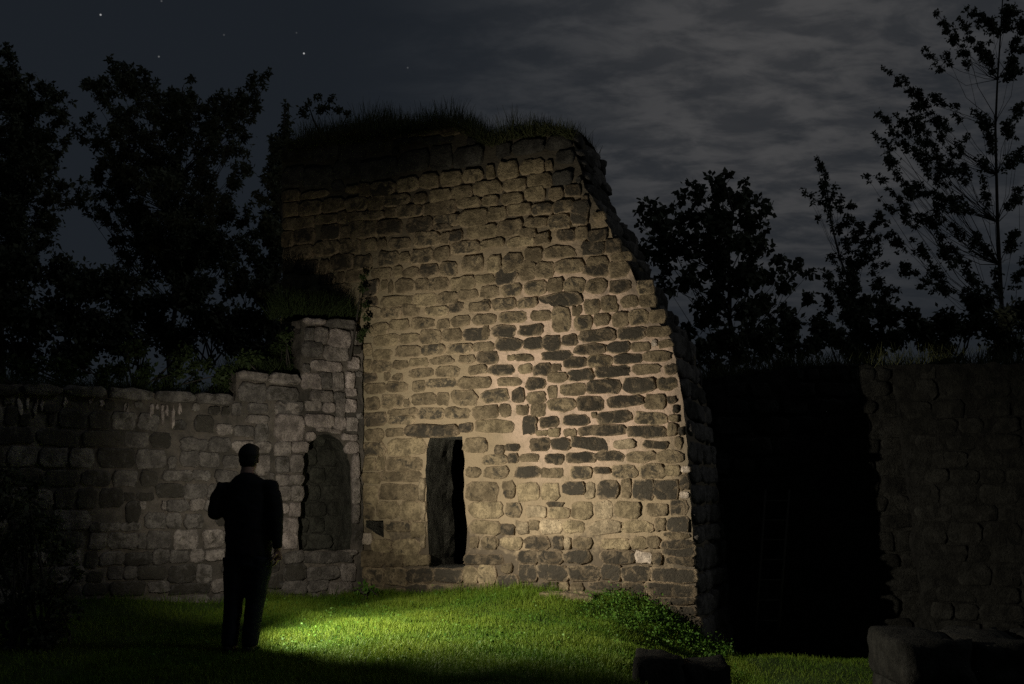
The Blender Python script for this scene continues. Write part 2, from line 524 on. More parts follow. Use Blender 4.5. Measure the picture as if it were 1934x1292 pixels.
# ------------------------------------------------------------------ masonry
def core_mesh(name, wall, outline, holes, grid, mat, thick, hole_depth, amp, rng, back_cap=True, recess=None, hole_mat=None):
    """front skin with relief, sides and reveals running back into the wall"""
    out = densify(outline, 0.09, 0.012, rng)
    hs = [densify(h, 0.08, 0.006, rng) for h in holes]
    o = np.array(out)
    s0, z0 = o.min(0); s1, z1 = o.max(0)
    ss, zs = np.meshgrid(np.arange(s0, s1, grid), np.arange(z0, z1, grid))
    ss = ss.ravel() + rng.uniform(-.3, .3, ss.size) * grid; zs = zs.ravel() + rng.uniform(-.3, .3, zs.size) * grid
    keep = inside(out, ss, zs)
    for h in hs: keep &= ~inside(h, ss, zs)
    pts = list(map(Vector, out)); loops = [list(range(len(out)))]
    for h in hs:
        loops.append(list(range(len(pts), len(pts) + len(h)))); pts += list(map(Vector, h))
    edges = [(l[i], l[(i + 1) % len(l)]) for l in loops for i in range(len(l))]
    pts += [Vector((a, b)) for a, b in zip(ss[keep], zs[keep])]
    vc, _, fc, ov, _, _ = delaunay_2d_cdt(pts, edges, [], 0, 1e-6, True)
    remap = {}
    for i, src in enumerate(ov):
        for k in src: remap[k] = i
    V = np.array([(v.x, v.y) for v in vc]); F = np.array(fc)
    cen = V[F].mean(1)
    ok = inside(out, cen[:, 0], cen[:, 1])
    for h in hs: ok &= ~inside(h, cen[:, 0], cen[:, 1])
    F = F[ok]
    off = np.array([fbm(a * 2.2, b * 2.2, 3.3) * amp + fbm(a * 8, b * 8, 9.1) * amp * 0.5 for a, b in V])
    if recess is not None: off -= recess(V[:, 0], V[:, 1])
    verts = [wall.world(V[:, 0], V[:, 1], off)]
    faces = [tuple(f) for f in F]
    # orient front faces outward
    a, b, c = V[F[0]]
    if (b[0] - a[0]) * (c[1] - a[1]) - (b[1] - a[1]) * (c[0] - a[0]) < 0: faces = [f[::-1] for f in faces]
    nv = len(V)
    split = None
    for li, l in enumerate(loops):
        if li == 1: split = len(faces)
        ring = [remap[k] for k in l]
        P = V[ring]
        m = len(ring)
        t = np.array([thick(p) for p in P]) if li == 0 else np.full(m, hole_depth[li - 1])
        tang = np.roll(P, -1, 0) - np.roll(P, 1, 0)
        nor = np.stack([tang[:, 1], -tang[:, 0]], 1); nor /= np.linalg.norm(nor, axis=1)[:, None] + 1e-9
        K = 7 if li == 0 else 5
        prev = ring
        for k in range(1, K + 1):
            fr = k / K
            rough = np.array([fbm(p[0] * 3 + 5, p[1] * 3, fr * t[0] * 3 + li) for p in P]) * (0.07 if li == 0 else 0.07 * max(0.0, fr - 0.5))
            q = P + nor * rough[:, None]
            verts.append(wall.world(q[:, 0], q[:, 1], off[ring] - t * fr))
            cur = list(range(nv, nv + m)); nv += m
            for i in range(m):
                j = (i + 1) % m
                faces.append((prev[i], cur[i], cur[j], prev[j]))
            prev = cur
        if (li == 0 and back_cap) or (li > 0 and hole_depth[li - 1] < 0.6):
            vv, _, ff, oo, _, _ = delaunay_2d_cdt([Vector(p) for p in P], [(i, (i + 1) % m) for i in range(m)], [], 1, 1e-6, True)
            mp_ = {i: (prev[o_[0]] if len(o_) else prev[0]) for i, o_ in enumerate(oo)}
            for f in ff:
                g_ = tuple(mp_[i] for i in f)
                cc = np.mean([vv[i] for i in f], 0)
                if len(set(g_)) > 2 and bool(inside(list(P), cc[:1], cc[1:])[0]): faces.append(g_)
    me = mesh(name, np.concatenate(verts), faces, mat, False)
    if hole_mat is not None:
        me.materials.append(hole_mat)
        mi = np.zeros(len(faces), np.int32); mi[split:] = 1
        me.polygons.foreach_set('material_index', mi)
    return me


def stone_mesh(w, h, d, sq, rng, mat, deep=0.05):
    n = 14 if max(w, h) < 0.5 else 16
    th = np.linspace(0, 2 * np.pi, n, endpoint=False) + rng.uniform(-.08, .08, n)
    c, s = np.cos(th), np.sin(th)
    # put corner vertices near the corners of the box
    r = (np.abs(c) ** sq + np.abs(s) ** sq) ** (-1 / sq)
    r = r * (1 + rng.normal(0, 0.055 if sq < 6 else 0.028, n))
    x, y = c * r * w / 2, s * r * h / 2
    x += rng.normal(0, 0.006, n); y += rng.normal(0, 0.006, n)
    tilt = rng.normal(0, 0.07 if sq < 11.9 else 0.0, 2)
    rings = []
    e = min(w, h)
    in1, in2 = (0.86, 0.62) if sq < 3.6 else ((0.91, 0.70) if sq < 6 else (0.94, 0.78))
    for sc_, z in ((1.0, -deep), (1.0, d * 0.12), (in1, d * 0.82), (in2, d)):
        zz_ = np.full(n, z) + (rng.normal(0, d * 0.13, n) if z > 0 else 0)
        if z > 0: zz_ = zz_ + (tilt[0] * x * sc_ + tilt[1] * y * sc_)
        rings.append(np.stack([x * sc_, y * sc_, zz_], 1))
    v = np.concatenate(rings + [np.array([[0, 0, d * (1 + rng.normal(0, .12))]])])
    f = []
    for k in range(3):
        for i in range(n):
            j = (i + 1) % n
            f.append((k * n + i, k * n + j, (k + 1) * n + j, (k + 1) * n + i))
    for i in range(n): f.append((3 * n + i, 3 * n + (i + 1) % n, 4 * n))
    me = mesh('stone', v, f, mat, True)
    a = me.attributes.new('rim', 'FLOAT', 'POINT')
    a.data.foreach_set('value', np.concatenate([np.full(n, 1.0), np.full(n, 1.0), np.full(n, 0.55), np.full(n, 0.08), [0.0]]).astype(np.float32))
    return me


class Masonry:
    def __init__(self, wall, mats, parent, rng):
        self.w, self.mats, self.par, self.rng = wall, mats, parent, rng
        self.items = []; self.taken = []
    def put(self, s, z, w, h, tone, sq=3.4, d=0.025, off=0.0, wall=None, name='stone', mat=None, rot=0.0):
        wall = wall or self.w
        self.items.append(dict(wall=wall, s=s, z=z, w=w, h=h, d=d, sq=sq, off=off, name=name, rot=rot,
                               mat=mat or self.mats[tone], area=0))
        if wall is self.w: self.taken.append((s - w / 2, z - h / 2, s + w / 2, z + h / 2))
    def traced(self, tile, data, sq, d, off=0.0):
        ox, oy, k = tile
        for rec in data.replace('\n', ' ').split(';'):
            rec = rec.strip()
            if not rec: continue
            x0, y0, x1, y1, t = [float(v) for v in rec.split(',')]
            x0, x1 = ox + x0 / k, ox + x1 / k; y0, y1 = oy + y0 / k, oy + y1 / k
            cx, cy = (x0 + x1) / 2, (y0 + y1) / 2
            a, b = self.w.sz(x0, cy), self.w.sz(x1, cy); c, e = self.w.sz(cx, y0), self.w.sz(cx, y1)
            q = self.w.sz(cx, cy)
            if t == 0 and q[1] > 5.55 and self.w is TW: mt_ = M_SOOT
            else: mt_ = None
            self.put(q[0], q[1], (b[0] - a[0]) * self.rng.uniform(1.03, 1.11), (c[1] - e[1]) * self.rng.uniform(1.02, 1.12), int(t), sq * self.rng.uniform(0.8, 1.7), d * self.rng.uniform(0.45, 1.35), off, rot=self.rng.normal(0, 0.03), mat=mt_)
    def fill(self, s0, s1, z0, z1, hr, wr, poly, tones, sq, d, holes=(), gap=0.02, lim=0.1, off=0.0, tonef=None):
        rng = self.rng
        z = z0
        while z < z1:
            h = rng.uniform(*hr)
            s = s0 + rng.uniform(-.2, 0)
            while s < s1:
                w = rng.uniform(*wr)
                for sh in (1.0, 0.62, 0.4):
                    ww, hh = w * sh - gap, (h if sh > .5 else h * 0.7) - gap
                    if ww < 0.07 or hh < 0.06: break
                    b = (s, z, s + ww, z + hh)
                    mx = np.array([b[0], b[2], b[0], b[2], (b[0] + b[2]) / 2]); my = np.array([b[1], b[1], b[3], b[3], (b[1] + b[3]) / 2])
                    if not inside(poly, mx, my).all(): continue
                    if any(inside(hh_, mx, my).any() for hh_ in holes): continue
                    if self.over(b) > lim: continue
                    t = int(rng.choice(tones)) if tonef is None else tonef(s, z)
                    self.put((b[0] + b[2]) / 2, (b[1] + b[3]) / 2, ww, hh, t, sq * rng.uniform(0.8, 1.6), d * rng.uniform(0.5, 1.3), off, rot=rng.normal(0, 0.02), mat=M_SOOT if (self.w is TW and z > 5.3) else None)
                    w = w * sh
                    break
                s += w
            z += h
    def over(self, b):
        A = (b[2] - b[0]) * (b[3] - b[1]); tot = 0
        for t in self.taken:
            x = min(b[2], t[2]) - max(b[0], t[0]); y = min(b[3], t[3]) - max(b[1], t[1])
            if x > 0 and y > 0: tot += x * y
        return tot / A
    def emit(self, limit):
        base = np.array(self.par.location)
        for it in self.items:
            p = it['wall'].world(it['s'], it['z'], it['off'])
            it['p'] = p
            px = to_px(p)
            vis = -60 < px[0] < 1994 and -60 < px[1] < 1352
            view = CAMP - p; fac = max(0.0, float(np.dot(view / np.linalg.norm(view), it['wall'].n)))
            it['area'] = it['w'] * it['h'] * fac / (view @ view) * (1 if vis else 0.01)
        self.items.sort(key=lambda i: -i['area'])
        rest_v, rest_f, rest_m, nv, mats, rest_r = [], [], [], 0, [], []
        for k, it in enumerate(self.items):
            me = stone_mesh(it['w'], it['h'], it['d'], it['sq'], self.rng, it['mat'])
            rot = it['wall'].rot.to_matrix() @ Matrix.Rotation(it['rot'], 3, 'Z')
            if k < limit:
                obj(it['name'], me, self.par, tuple(it['p'] - base), rot.to_euler())
            else:
                v = np.array([x.co for x in me.vertices]) @ np.array(rot).T + it['p'] - base
                rest_v.append(v); rest_f += [tuple(i + nv for i in p.vertices) for p in me.polygons]
                if it['mat'] not in mats: mats.append(it['mat'])
                rest_m += [mats.index(it['mat'])] * len(me.polygons)
                ra = np.zeros(len(v), np.float32); me.attributes['rim'].data.foreach_get('value', ra); rest_r.append(ra)
                nv += len(v); bpy.data.meshes.remove(me)
        if rest_v:
            me = mesh('small_stones', np.concatenate(rest_v), rest_f, mats[0])
            for m in mats[1:]: me.materials.append(m)
            me.polygons.foreach_set('material_index', np.array(rest_m, np.int32))
            a = me.attributes.new('rim', 'FLOAT', 'POINT'); a.data.foreach_set('value', np.concatenate(rest_r))
            obj('small_stones', me, self.par, kind='stuff')


K45 = 4.498
# ---------------- tower -------------------------------------------------
tower = thing('ruined_tower', 'tall ruined sandstone tower with a narrow doorway, lit by torchlight', 'ruined tower', tuple(CORNER))
T_OUT = TW.poly([(533, 560), (530, 290), (545, 266), (600, 252), (640, 249), (735, 238), (745, 243), (870, 239), (890, 247), (930, 262), (945, 257),
                 (1000, 251), (1050, 246), (1080, 250), (1088, 300), (1100, 340), (1118, 372), (1135, 400), (1152, 432), (1172, 470), (1196, 520),
                 (1222, 568), (1240, 606), (1266, 640), (1283, 720), (1294, 800), (1300, 900), (1308, 1000), (1313, 1100), (1319, 1170), (1336, 1330)])
T_OUT += [np.array([-0.14, T_OUT[-1][1]]), np.array([-0.14, 2.45]), np.array([-1.66, 2.45])]
SLOT = TW.poly([(812, 826), (872, 824), (874, 846), (877, 868), (876, 905), (875, 940), (881, 985), (879, 1030), (876, 1072), (840, 1073), (808, 1072),
                (806, 1010), (804, 960), (803, 900), (805, 850)])
PUT = TW.poly([(690, 983), (723, 983), (723, 1016), (708, 1008), (690, 996)])
rt = np.random.default_rng(21)


def t_thick(p):
    if p[0] > 2.9: return float(np.interp(p[1], [0.0, 3.0, 4.5, 6.2], [2.25, 1.55, 1.45, 1.5]))
    return 1.9


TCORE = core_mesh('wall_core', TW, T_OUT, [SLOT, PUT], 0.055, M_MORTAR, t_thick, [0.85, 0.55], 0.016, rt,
                           recess=lambda s, z: 0.014 + 0.018 * np.maximum(smooth01(z, 4.2, 5.0), smooth01(-z, -1.2, -0.6)), hole_mat=M_REVEAL)
obj('wall_core', TCORE, tower, tuple(-np.array(tower.location)))
MT = Masonry(TW, M_ST, tower, rt)
T1, T2, T3, T4 = (520, 230, K45), (910, 230, K45), (520, 490, K45), (910, 490, K45)
T5, T6, T7, T8 = (520, 750, K45), (910, 750, K45), (520, 950, K45), (980, 1000, K45)
MT.traced(T1, '''60,190,300,330,0;310,190,540,330,0;550,160,760,330,0;770,130,920,250,0;1000,80,1400,125,1;1410,50,1610,110,1;1010,140,1250,190,0;
1260,120,1500,180,0;1040,250,1300,420,0;1310,210,1500,400,0;1510,220,1760,380,0;740,330,1030,480,0;500,330,730,470,0;250,390,480,560,0;60,380,240,560,0;
460,110,630,150,1;640,80,830,110,0;
710,530,800,630,1;810,515,1005,640,1;1035,480,1215,590,2;1230,445,1380,560,2;1400,425,1580,540,2;1595,410,1755,510,2;600,550,700,600,2;
60,580,200,680,1;210,590,440,650,1;930,620,1130,715,1;1175,610,1280,690,1;1310,580,1490,680,2;1500,545,1670,660,2;1690,505,1915,620,2;
60,690,190,800,1;205,680,390,790,1;400,655,590,760,1;600,650,780,750,1;790,640,920,750,1;930,730,1040,810,1;1035,705,1245,805,1;1255,680,1520,785,1;
1535,645,1745,725,2;1755,630,1890,710,2;
70,810,320,910,1;330,790,520,860,1;530,760,600,860,1;610,770,700,850,1;690,760,910,830,1;1350,790,1560,880,1;1575,745,1800,890,2;
60,930,150,1060,1;160,895,325,1040,0;395,880,545,1000,0;555,890,620,990,1;630,840,860,985,1;880,835,1065,960,0;1110,815,1330,945,0;1350,870,1490,920,0;1640,880,1880,985,2;
70,1060,320,1160,1;325,1020,540,1135,1;545,1000,715,1120,1;760,1000,860,1090,2;870,1000,940,1075,1;970,990,1140,1085,1;1175,935,1400,1060,1;1405,940,1480,1040,1;
1480,930,1580,1020,0;1500,1020,1720,1120,1;1735,1000,1930,1070,2;
70,1180,165,1280,1;165,1190,370,1290,0;385,1180,450,1290,1;470,1130,660,1260,0;670,1140,810,1250,1;870,1100,1050,1230,1;1060,1110,1140,1190,2;
1150,1085,1330,1200,1;1335,1060,1480,1180,1;1590,1140,1760,1280,1''', 7.0, 0.026)
MT.traced(T2, '''140,340,305,490,2;330,320,515,450,2;40,375,108,485,2;540,330,600,410,1;400,440,585,560,2;185,485,370,580,2;600,430,760,530,0;160,605,345,700,2;
370,560,535,670,2;565,560,690,660,1;700,540,830,630,0;60,730,205,840,2;215,700,410,790,2;420,690,600,790,1;610,670,780,770,1;0,745,45,840,1;
135,845,340,970,1;370,810,545,900,1;570,790,740,905,1;760,680,900,880,0;940,770,1050,830,1;640,920,790,1010,0;790,900,900,1000,1;450,950,570,1040,1;210,980,440,1060,2;
330,900,460,980,1;900,920,1050,1020,0;1050,1000,1180,1110,0;850,1020,1040,1130,0;540,1060,780,1160,1;370,1070,510,1190,1;190,1120,340,1280,1;45,1140,160,1280,2;
1100,1110,1270,1180,1;900,1150,1080,1250,1''', 7.0, 0.026)
MT.traced(T3, '''150,140,290,250,1;70,160,140,260,1;355,130,500,210,0;520,110,590,200,1;600,85,760,190,1;810,70,980,160,2;1000,60,1075,150,2;1080,70,1215,150,1;
1225,40,1380,140,0;1400,25,1545,135,1;375,230,470,290,0;490,210,660,300,1;690,190,890,310,0;900,180,950,260,2;960,180,1000,290,2;1020,170,1170,280,1;1185,165,1300,260,1;
1300,155,1460,265,1;1480,150,1690,265,2;1700,130,1860,210,2;720,320,870,400,0;905,310,1165,400,2;1175,290,1370,400,2;1370,285,1540,380,1;1555,260,1710,330,1;
1750,225,1885,320,1;790,400,890,510,3;890,400,1070,500,1;1080,380,1220,490,1;1270,400,1460,480,2;1470,360,1590,450,0;1640,365,1815,440,1;
790,540,960,640,2;975,510,1135,600,2;1150,500,1340,595,1;1375,510,1480,590,1;1500,480,1650,570,1;1685,465,1870,555,1;
840,640,1050,730,2;1060,630,1215,710,2;1225,605,1400,715,1;1415,595,1580,695,1;1595,585,1810,685,0;
830,770,990,850,2;1020,740,1220,830,1;1240,725,1430,815,1;1455,715,1665,800,1;1680,705,1850,780,1;
750,850,815,960,2;825,850,990,960,1;1000,860,1130,930,1;1140,840,1290,910,2;1310,825,1510,895,1;1560,815,1690,880,1;1710,790,1900,885,0;
1140,925,1345,1005,1;1370,910,1560,995,1;1640,900,1790,970,1;920,960,980,1030,1;985,970,1080,1035,1;
690,970,860,1050,0;760,1055,930,1140,1;950,1040,1115,1125,1;1165,1030,1270,1120,1;1280,1015,1540,1095,1;1560,1000,1830,1095,1;
760,1170,885,1280,1;905,1150,1080,1260,1;1090,1190,1140,1260,1;1165,1140,1360,1235,1;1370,1130,1470,1230,1;1490,1115,1710,1235,1''', 4.6, 0.017)
MT.traced(T4, '''115,60,290,215,0;300,20,450,180,1;455,20,610,160,1;630,0,870,115,1;870,30,1080,140,0;1080,20,1250,150,1;870,150,1060,290,1;
0,225,140,325,1;175,210,335,305,1;370,175,545,305,1;555,160,690,280,1;705,160,870,280,1;1085,180,1260,280,0;1320,180,1460,300,1;
0,340,70,440,1;90,330,280,430,1;290,325,470,415,1;495,290,830,405,0;870,340,1005,460,1;1010,305,1150,440,1;1180,310,1330,410,1;1340,300,1480,400,1;
150,445,370,545,1;405,440,590,520,1;595,410,755,620,1;770,395,850,480,1;790,475,935,600,1;950,460,1080,555,1;1100,450,1240,570,1;1250,425,1415,555,1;1425,430,1560,540,1;
0,570,60,680,1;90,565,285,665,0;310,555,520,650,0;830,600,1130,700,0;1145,575,1390,680,0;1400,570,1600,650,1;
120,670,335,780,0;360,660,520,765,0;520,645,670,780,0;680,640,805,730,0;515,775,765,860,0;785,720,1050,810,0;1065,700,1250,795,0;1270,700,1430,780,1;1500,680,1620,750,1;
1440,685,1490,735,4;215,810,280,860,2;290,805,430,860,1;700,830,885,925,0;900,815,1110,910,1;1120,800,1360,885,0;1370,780,1600,870,1;
50,900,270,980,0;310,890,420,970,2;435,880,585,990,0;600,885,670,950,1;980,905,1280,1000,0;735,935,950,1030,0;1290,890,1510,980,1;1550,890,1660,980,0;0,920,40,965,3;
0,1000,75,1085,1;130,1000,350,1075,1;380,1000,535,1105,0;555,960,720,1045,1;900,1025,1170,1135,0;1190,1005,1470,1130,0;1495,1000,1660,1110,1;
0,1105,230,1215,1;255,1095,360,1215,0;380,1120,535,1225,1;560,1075,640,1175,1;670,1055,880,1155,1;
560,1185,790,1290,1;805,1165,1030,1285,0;1060,1160,1370,1255,0;1385,1150,1560,1270,1''', 4.0, 0.017)
MT.traced(T5, '''760,130,935,245,0;960,100,1200,150,1;960,160,1180,230,1;1210,90,1425,190,1;1450,90,1650,185,1;1690,80,1890,185,1;
760,270,920,370,1;940,265,1090,330,1;1555,225,1670,300,0;750,380,930,500,1;960,350,1265,500,2;1600,350,1790,470,1;
740,520,850,620,2;860,510,940,620,2;950,510,1245,620,1;740,640,890,730,2;900,630,1245,720,1;1625,600,1740,680,1;890,740,1240,880,1;1625,720,1890,880,1;
750,760,870,930,2;870,890,1045,1030,2;1060,890,1240,1040,2;1645,890,1930,1030,2;740,935,840,1040,1;930,1060,1150,1140,1;1155,1060,1275,1190,2;1660,1050,1900,1160,2;
820,1210,980,1290,2;1010,1210,1200,1290,1;1750,1190,1880,1290,1;1655,1190,1720,1280,1;740,1160,820,1250,4''', 7.5, 0.020)
n0 = len(MT.items)
MT.traced(T5, '1110,240,1550,338,0', 4.0, 0.055)
MT.items[-1]['name'] = 'lintel'
MT.traced(T5, '1226,690,1272,880,3;1230,890,1274,1050,3;1236,1062,1276,1270,3', 8.0, 0.03)
MT.traced(T6, '''0,70,130,160,1;155,60,250,170,1;290,70,390,150,1;420,60,545,160,1;-50,195,270,300,2;335,170,465,310,0;490,170,650,260,0;690,150,910,245,0;985,120,1260,225,0;
1310,130,1560,235,1;930,130,975,180,1;460,280,560,330,2;565,270,660,335,2;700,270,800,335,1;820,240,1220,325,0;1240,245,1560,340,0;
0,370,40,460,0;110,410,190,480,0;195,400,320,455,0;410,350,575,455,0;590,350,750,450,0;770,345,1115,450,0;1120,360,1300,440,3;1370,370,1580,440,0;
0,485,210,575,1;220,475,305,560,0;320,480,480,550,1;545,475,690,570,0;725,465,960,560,0;965,460,1210,545,0;1225,460,1470,560,1;1480,460,1700,560,1;
15,590,215,690,1;275,590,500,690,0;510,600,680,690,1;760,590,930,695,1;945,595,1095,650,0;1115,575,1315,690,1;1335,570,1550,690,1;1560,580,1680,670,2;1690,590,1770,640,4;
180,715,275,860,1;300,730,480,880,2;510,730,650,880,2;680,720,870,830,0;870,730,960,860,3;980,710,1160,860,0;1180,700,1270,850,1;1285,700,1460,870,0;1460,700,1670,870,0;
1680,655,1760,790,0;1680,800,1760,860,4;200,900,330,1020,1;370,920,540,1020,3;550,890,700,930,0;560,935,750,1030,2;760,890,940,1030,2;960,890,1110,1030,3;1130,890,1340,1020,2;
1400,900,1580,1010,1;1590,870,1750,1000,0;0,1060,130,1160,2;160,1075,275,1165,0;290,1060,400,1160,3;400,1040,480,1130,1;490,1040,680,1160,3;690,1050,870,1150,2;
900,1050,1180,1160,3;1190,1050,1450,1150,2;1470,1030,1560,1130,1;1560,1020,1760,1150,0;10,1190,130,1290,1;160,1190,340,1290,2;360,1180,570,1290,0;600,1180,690,1290,0;
700,1190,760,1290,3;770,1190,930,1290,1;1020,1200,1250,1290,2;1260,1190,1400,1290,2;1400,1180,1510,1290,1;1530,1210,1800,1290,0;1550,1155,1770,1205,1''', 4.6, 0.017)
MT.traced(T7, '''700,410,920,540,1;930,420,1080,540,1;1010,310,1220,440,2;820,310,980,420,2;1090,420,1220,530,2;1225,440,1305,530,2;
730,555,920,720,1;920,555,1110,690,1;1115,560,1340,675,0;1350,560,1590,675,0;1595,540,1720,680,2;1730,530,1870,680,2;1610,440,1930,520,0;
730,720,1110,800,1;1115,690,1300,790,0;1310,690,1570,790,1;1575,690,1850,790,1''', 9.0, 0.024)
MT.traced(T8, '''0,180,160,290,0;160,180,370,290,0;380,180,600,280,0;700,180,980,290,0;990,190,1130,285,4;1130,200,1210,290,0;1210,100,1490,230,0;1250,240,1490,300,0;
0,300,150,440,0;150,300,420,430,0;430,310,690,440,0;700,300,860,430,0;870,310,1120,440,0;1130,330,1500,450,0;600,450,860,510,0;870,450,1070,600,0;1080,460,1490,570,0;
1080,580,1480,640,0;1250,650,1500,740,0;1330,740,1550,840,0''', 9.0, 0.024)


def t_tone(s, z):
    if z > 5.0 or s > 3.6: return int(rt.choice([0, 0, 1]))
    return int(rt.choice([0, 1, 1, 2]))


FILLP = [p for p in T_OUT]
MT.fill(-1.66, 4.9, -0.8, 6.9, (0.17, 0.26), (0.24, 0.5), FILLP, [1], 4.4, 0.028, [SLOT, PUT], tonef=t_tone, lim=0.06)
MT.fill(3.2, 4.9, 0.2, 6.2, (0.10, 0.17), (0.14, 0.28), FILLP, [0, 1], 3.4, 0.03, [], tonef=t_tone, lim=0.12, gap=0.012)
MT.items = [i for i in MT.items if not (i['s'] < -0.15 and i['z'] < 3.3 and i['wall'] is TW)]
# return face of the tower, coursed blocks from the corner back
SIDE = Wall(TW.world(0, 0), -TW.n)                # runs back into the hill
so = np.array([p for p in T_OUT if p[0] > 2.9])


def side_s(z):
    o = so[np.argsort(so[:, 1])]
    return float(np.interp(z, o[:, 1], o[:, 0]))


z = -1.0
while z < 6.1:
    h = rt.uniform(0.24, 0.36) if z < 3.4 else rt.uniform(0.16, 0.3)
    t, T = 0.05, t_thick((3.2, z + h / 2))
    while t < T - 0.1:
        wdt = min(rt.uniform(0.38, 0.8), T - t + 0.05)
        zc = z + h / 2
        W2 = Wall(TW.world(side_s(zc) + (0.0 if z < 3.3 else rt.uniform(-.06, .02)), 0), -TW.n)
        tone = int(rt.choice([0, 1, 1])) if z < 3.4 else int(rt.choice([0, 0, 1]))
        MT.put(t + wdt / 2, zc, wdt - 0.025, h - 0.025, tone, 4.6, 0.05 if z < 3.3 else 0.08, 0.0, wall=W2, mat=M_LW[tone])
        t += wdt
    z += h
MT.emit(296)

# room behind the doorway, its darkness put into the stone colour
cb = []
cf = []


def quadbox(wall, s0, s1, z0, z1, o0, o1):
    P = [wall.world(s, z_, o) for o in (o0, o1) for z_ in (z0, z1) for s in (s0, s1)]
    F = [(0, 1, 3, 2), (4, 6, 7, 5), (0, 4, 5, 1), (2, 3, 7, 6), (0, 2, 6, 4), (1, 5, 7, 3)]
    return P, F


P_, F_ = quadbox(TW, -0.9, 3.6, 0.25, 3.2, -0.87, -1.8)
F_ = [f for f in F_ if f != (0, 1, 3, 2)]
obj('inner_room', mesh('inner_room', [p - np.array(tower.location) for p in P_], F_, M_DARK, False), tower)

# ---------------- wall on the left --------------------------------------
lwall = thing('boundary_wall', 'long low grey stone wall with an arched niche, stepping up to the tower', 'stone wall', tuple(LW.world(-4.5, 0)))
L_OUT = [np.array([-8.6, 2.62])] + LW.poly([(-60, 724), (100, 729), (250, 739), (400, 750), (445, 757), (447, 703), (568, 713), (571, 603), (672, 617), (686, 640)])
L_OUT += [np.array([0.02, -1.0]), np.array([-8.6, -1.0])]
NICHE = LW.poly([(566, 1040), (563, 985), (571, 930), (575, 862), (586, 836), (603, 822), (624, 820), (643, 832), (656, 852), (663, 880), (664, 960), (664, 1040)])
rl = np.random.default_rng(5)
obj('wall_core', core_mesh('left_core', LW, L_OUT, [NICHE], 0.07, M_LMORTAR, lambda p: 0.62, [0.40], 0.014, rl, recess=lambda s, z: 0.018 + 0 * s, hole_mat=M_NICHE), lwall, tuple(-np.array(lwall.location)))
ML = Masonry(LW, M_LW, lwall, rl)
C3, R1 = (150, 920, 5.617), (150, 700, K45)
ML.traced(T3, '''330,580,440,710,2;445,605,640,740,3;250,580,325,690,1;230,700,400,830,1;415,740,615,860,2;645,610,690,720,2;640,740,720,800,0;310,865,560,955,3;620,830,710,930,3;
230,970,385,1105,3;390,960,480,1090,1;485,960,580,1110,2;600,960,670,1090,3;600,1095,690,1165,3;300,1120,490,1210,2;500,1130,590,1200,1''', 9.0, 0.030)
ML.traced(T5, '''10,30,240,150,1;260,30,390,120,2;405,50,510,130,3;520,20,590,190,2;595,20,690,130,3;0,160,250,370,3;260,150,490,255,3;500,170,600,280,3;610,170,700,290,2;
0,380,130,500,2;135,380,275,470,3;0,510,120,640,1;125,490,240,640,2;0,660,110,750,2;115,660,240,740,2;0,760,130,880,2;135,760,240,880,2;20,900,110,990,3;115,900,215,1010,3;
60,1030,190,1150,3;60,1150,190,1290,3;600,380,710,480,3;655,490,710,700,3;655,700,715,900,2;655,910,715,1070,2;560,1300,690,1340,2;265,300,340,370,3;570,315,690,370,3;360,265,560,305,3''', 9.0, 0.028)
ML.traced(T7, '''70,410,250,510,1;250,415,660,510,1;70,520,260,655,0;280,540,540,650,1;550,520,690,660,2;70,660,260,770,1;270,660,450,750,1;455,665,650,800,2''', 5, 0.035)
ML.traced(R1, '''1170,460,1300,540,2;1320,470,1480,560,1;1490,455,1600,600,1;1420,380,1600,450,2;860,580,1090,680,1;1100,570,1280,690,1;1300,600,1480,700,2;1490,605,1620,700,2;
860,690,1010,810,1;1020,700,1190,820,1;1220,720,1350,830,1;1500,720,1620,890,2;720,850,960,940,1;970,850,1110,930,1;1160,850,1350,950,1;660,960,880,1080,0;890,970,1080,1090,1;
1090,970,1200,1090,1;740,1100,930,1200,1;940,1090,1060,1190,2;1065,1100,1150,1200,1;510,1110,560,1180,2;700,1110,735,1180,2;1360,110,1580,260,1;1600,140,1850,260,1;
1430,280,1600,360,1;1660,270,1860,370,2''', 10.0, 0.026)
ML.traced(C3, '''490,160,640,370,0;700,280,910,440,1;920,280,1080,430,1;1120,290,1310,440,1;100,380,210,480,0;220,380,430,470,1;440,380,650,460,1;100,490,280,660,1;300,490,610,660,1;
620,490,710,650,1;720,470,960,650,1;1010,460,1250,650,2;1320,460,1530,640,2;210,690,470,830,1;480,690,770,830,0;780,660,950,820,1;960,670,1160,800,1;1180,660,1310,800,2;
1340,660,1540,780,2;60,690,190,850,0;300,840,460,980,1;470,840,610,980,1;620,840,930,980,0;950,830,1230,1010,0;1240,820,1400,1020,1;1400,980,1560,1110,2;60,1020,320,1140,0;
330,1000,700,1160,0;730,1000,950,1120,1;960,1030,1380,1130,0''', 9.0, 0.022)
# coping slabs
for (x0, y0, x1, y1, t) in ((120, 731, 200, 752, 1), (203, 735, 290, 757, 1), (293, 740, 366, 762, 1), (369, 745, 440, 766, 1), (40, 729, 117, 750, 1), (-60, 726, 37, 747, 0),
                            (449, 704, 505, 721, 2), (508, 708, 567, 728, 2), (573, 603, 612, 615, 3), (614, 605, 670, 622, 1)):
    a, b = LW.sz(x0, (y0 + y1) / 2), LW.sz(x1, (y0 + y1) / 2); c, e = LW.sz((x0 + x1) / 2, y0), LW.sz((x0 + x1) / 2, y1)
    ML.put((a[0] + b[0]) / 2, (c[1] + e[1]) / 2 + 0.01, b[0] - a[0], c[1] - e[1], t, 7, 0.075, 0, name='coping_slab')
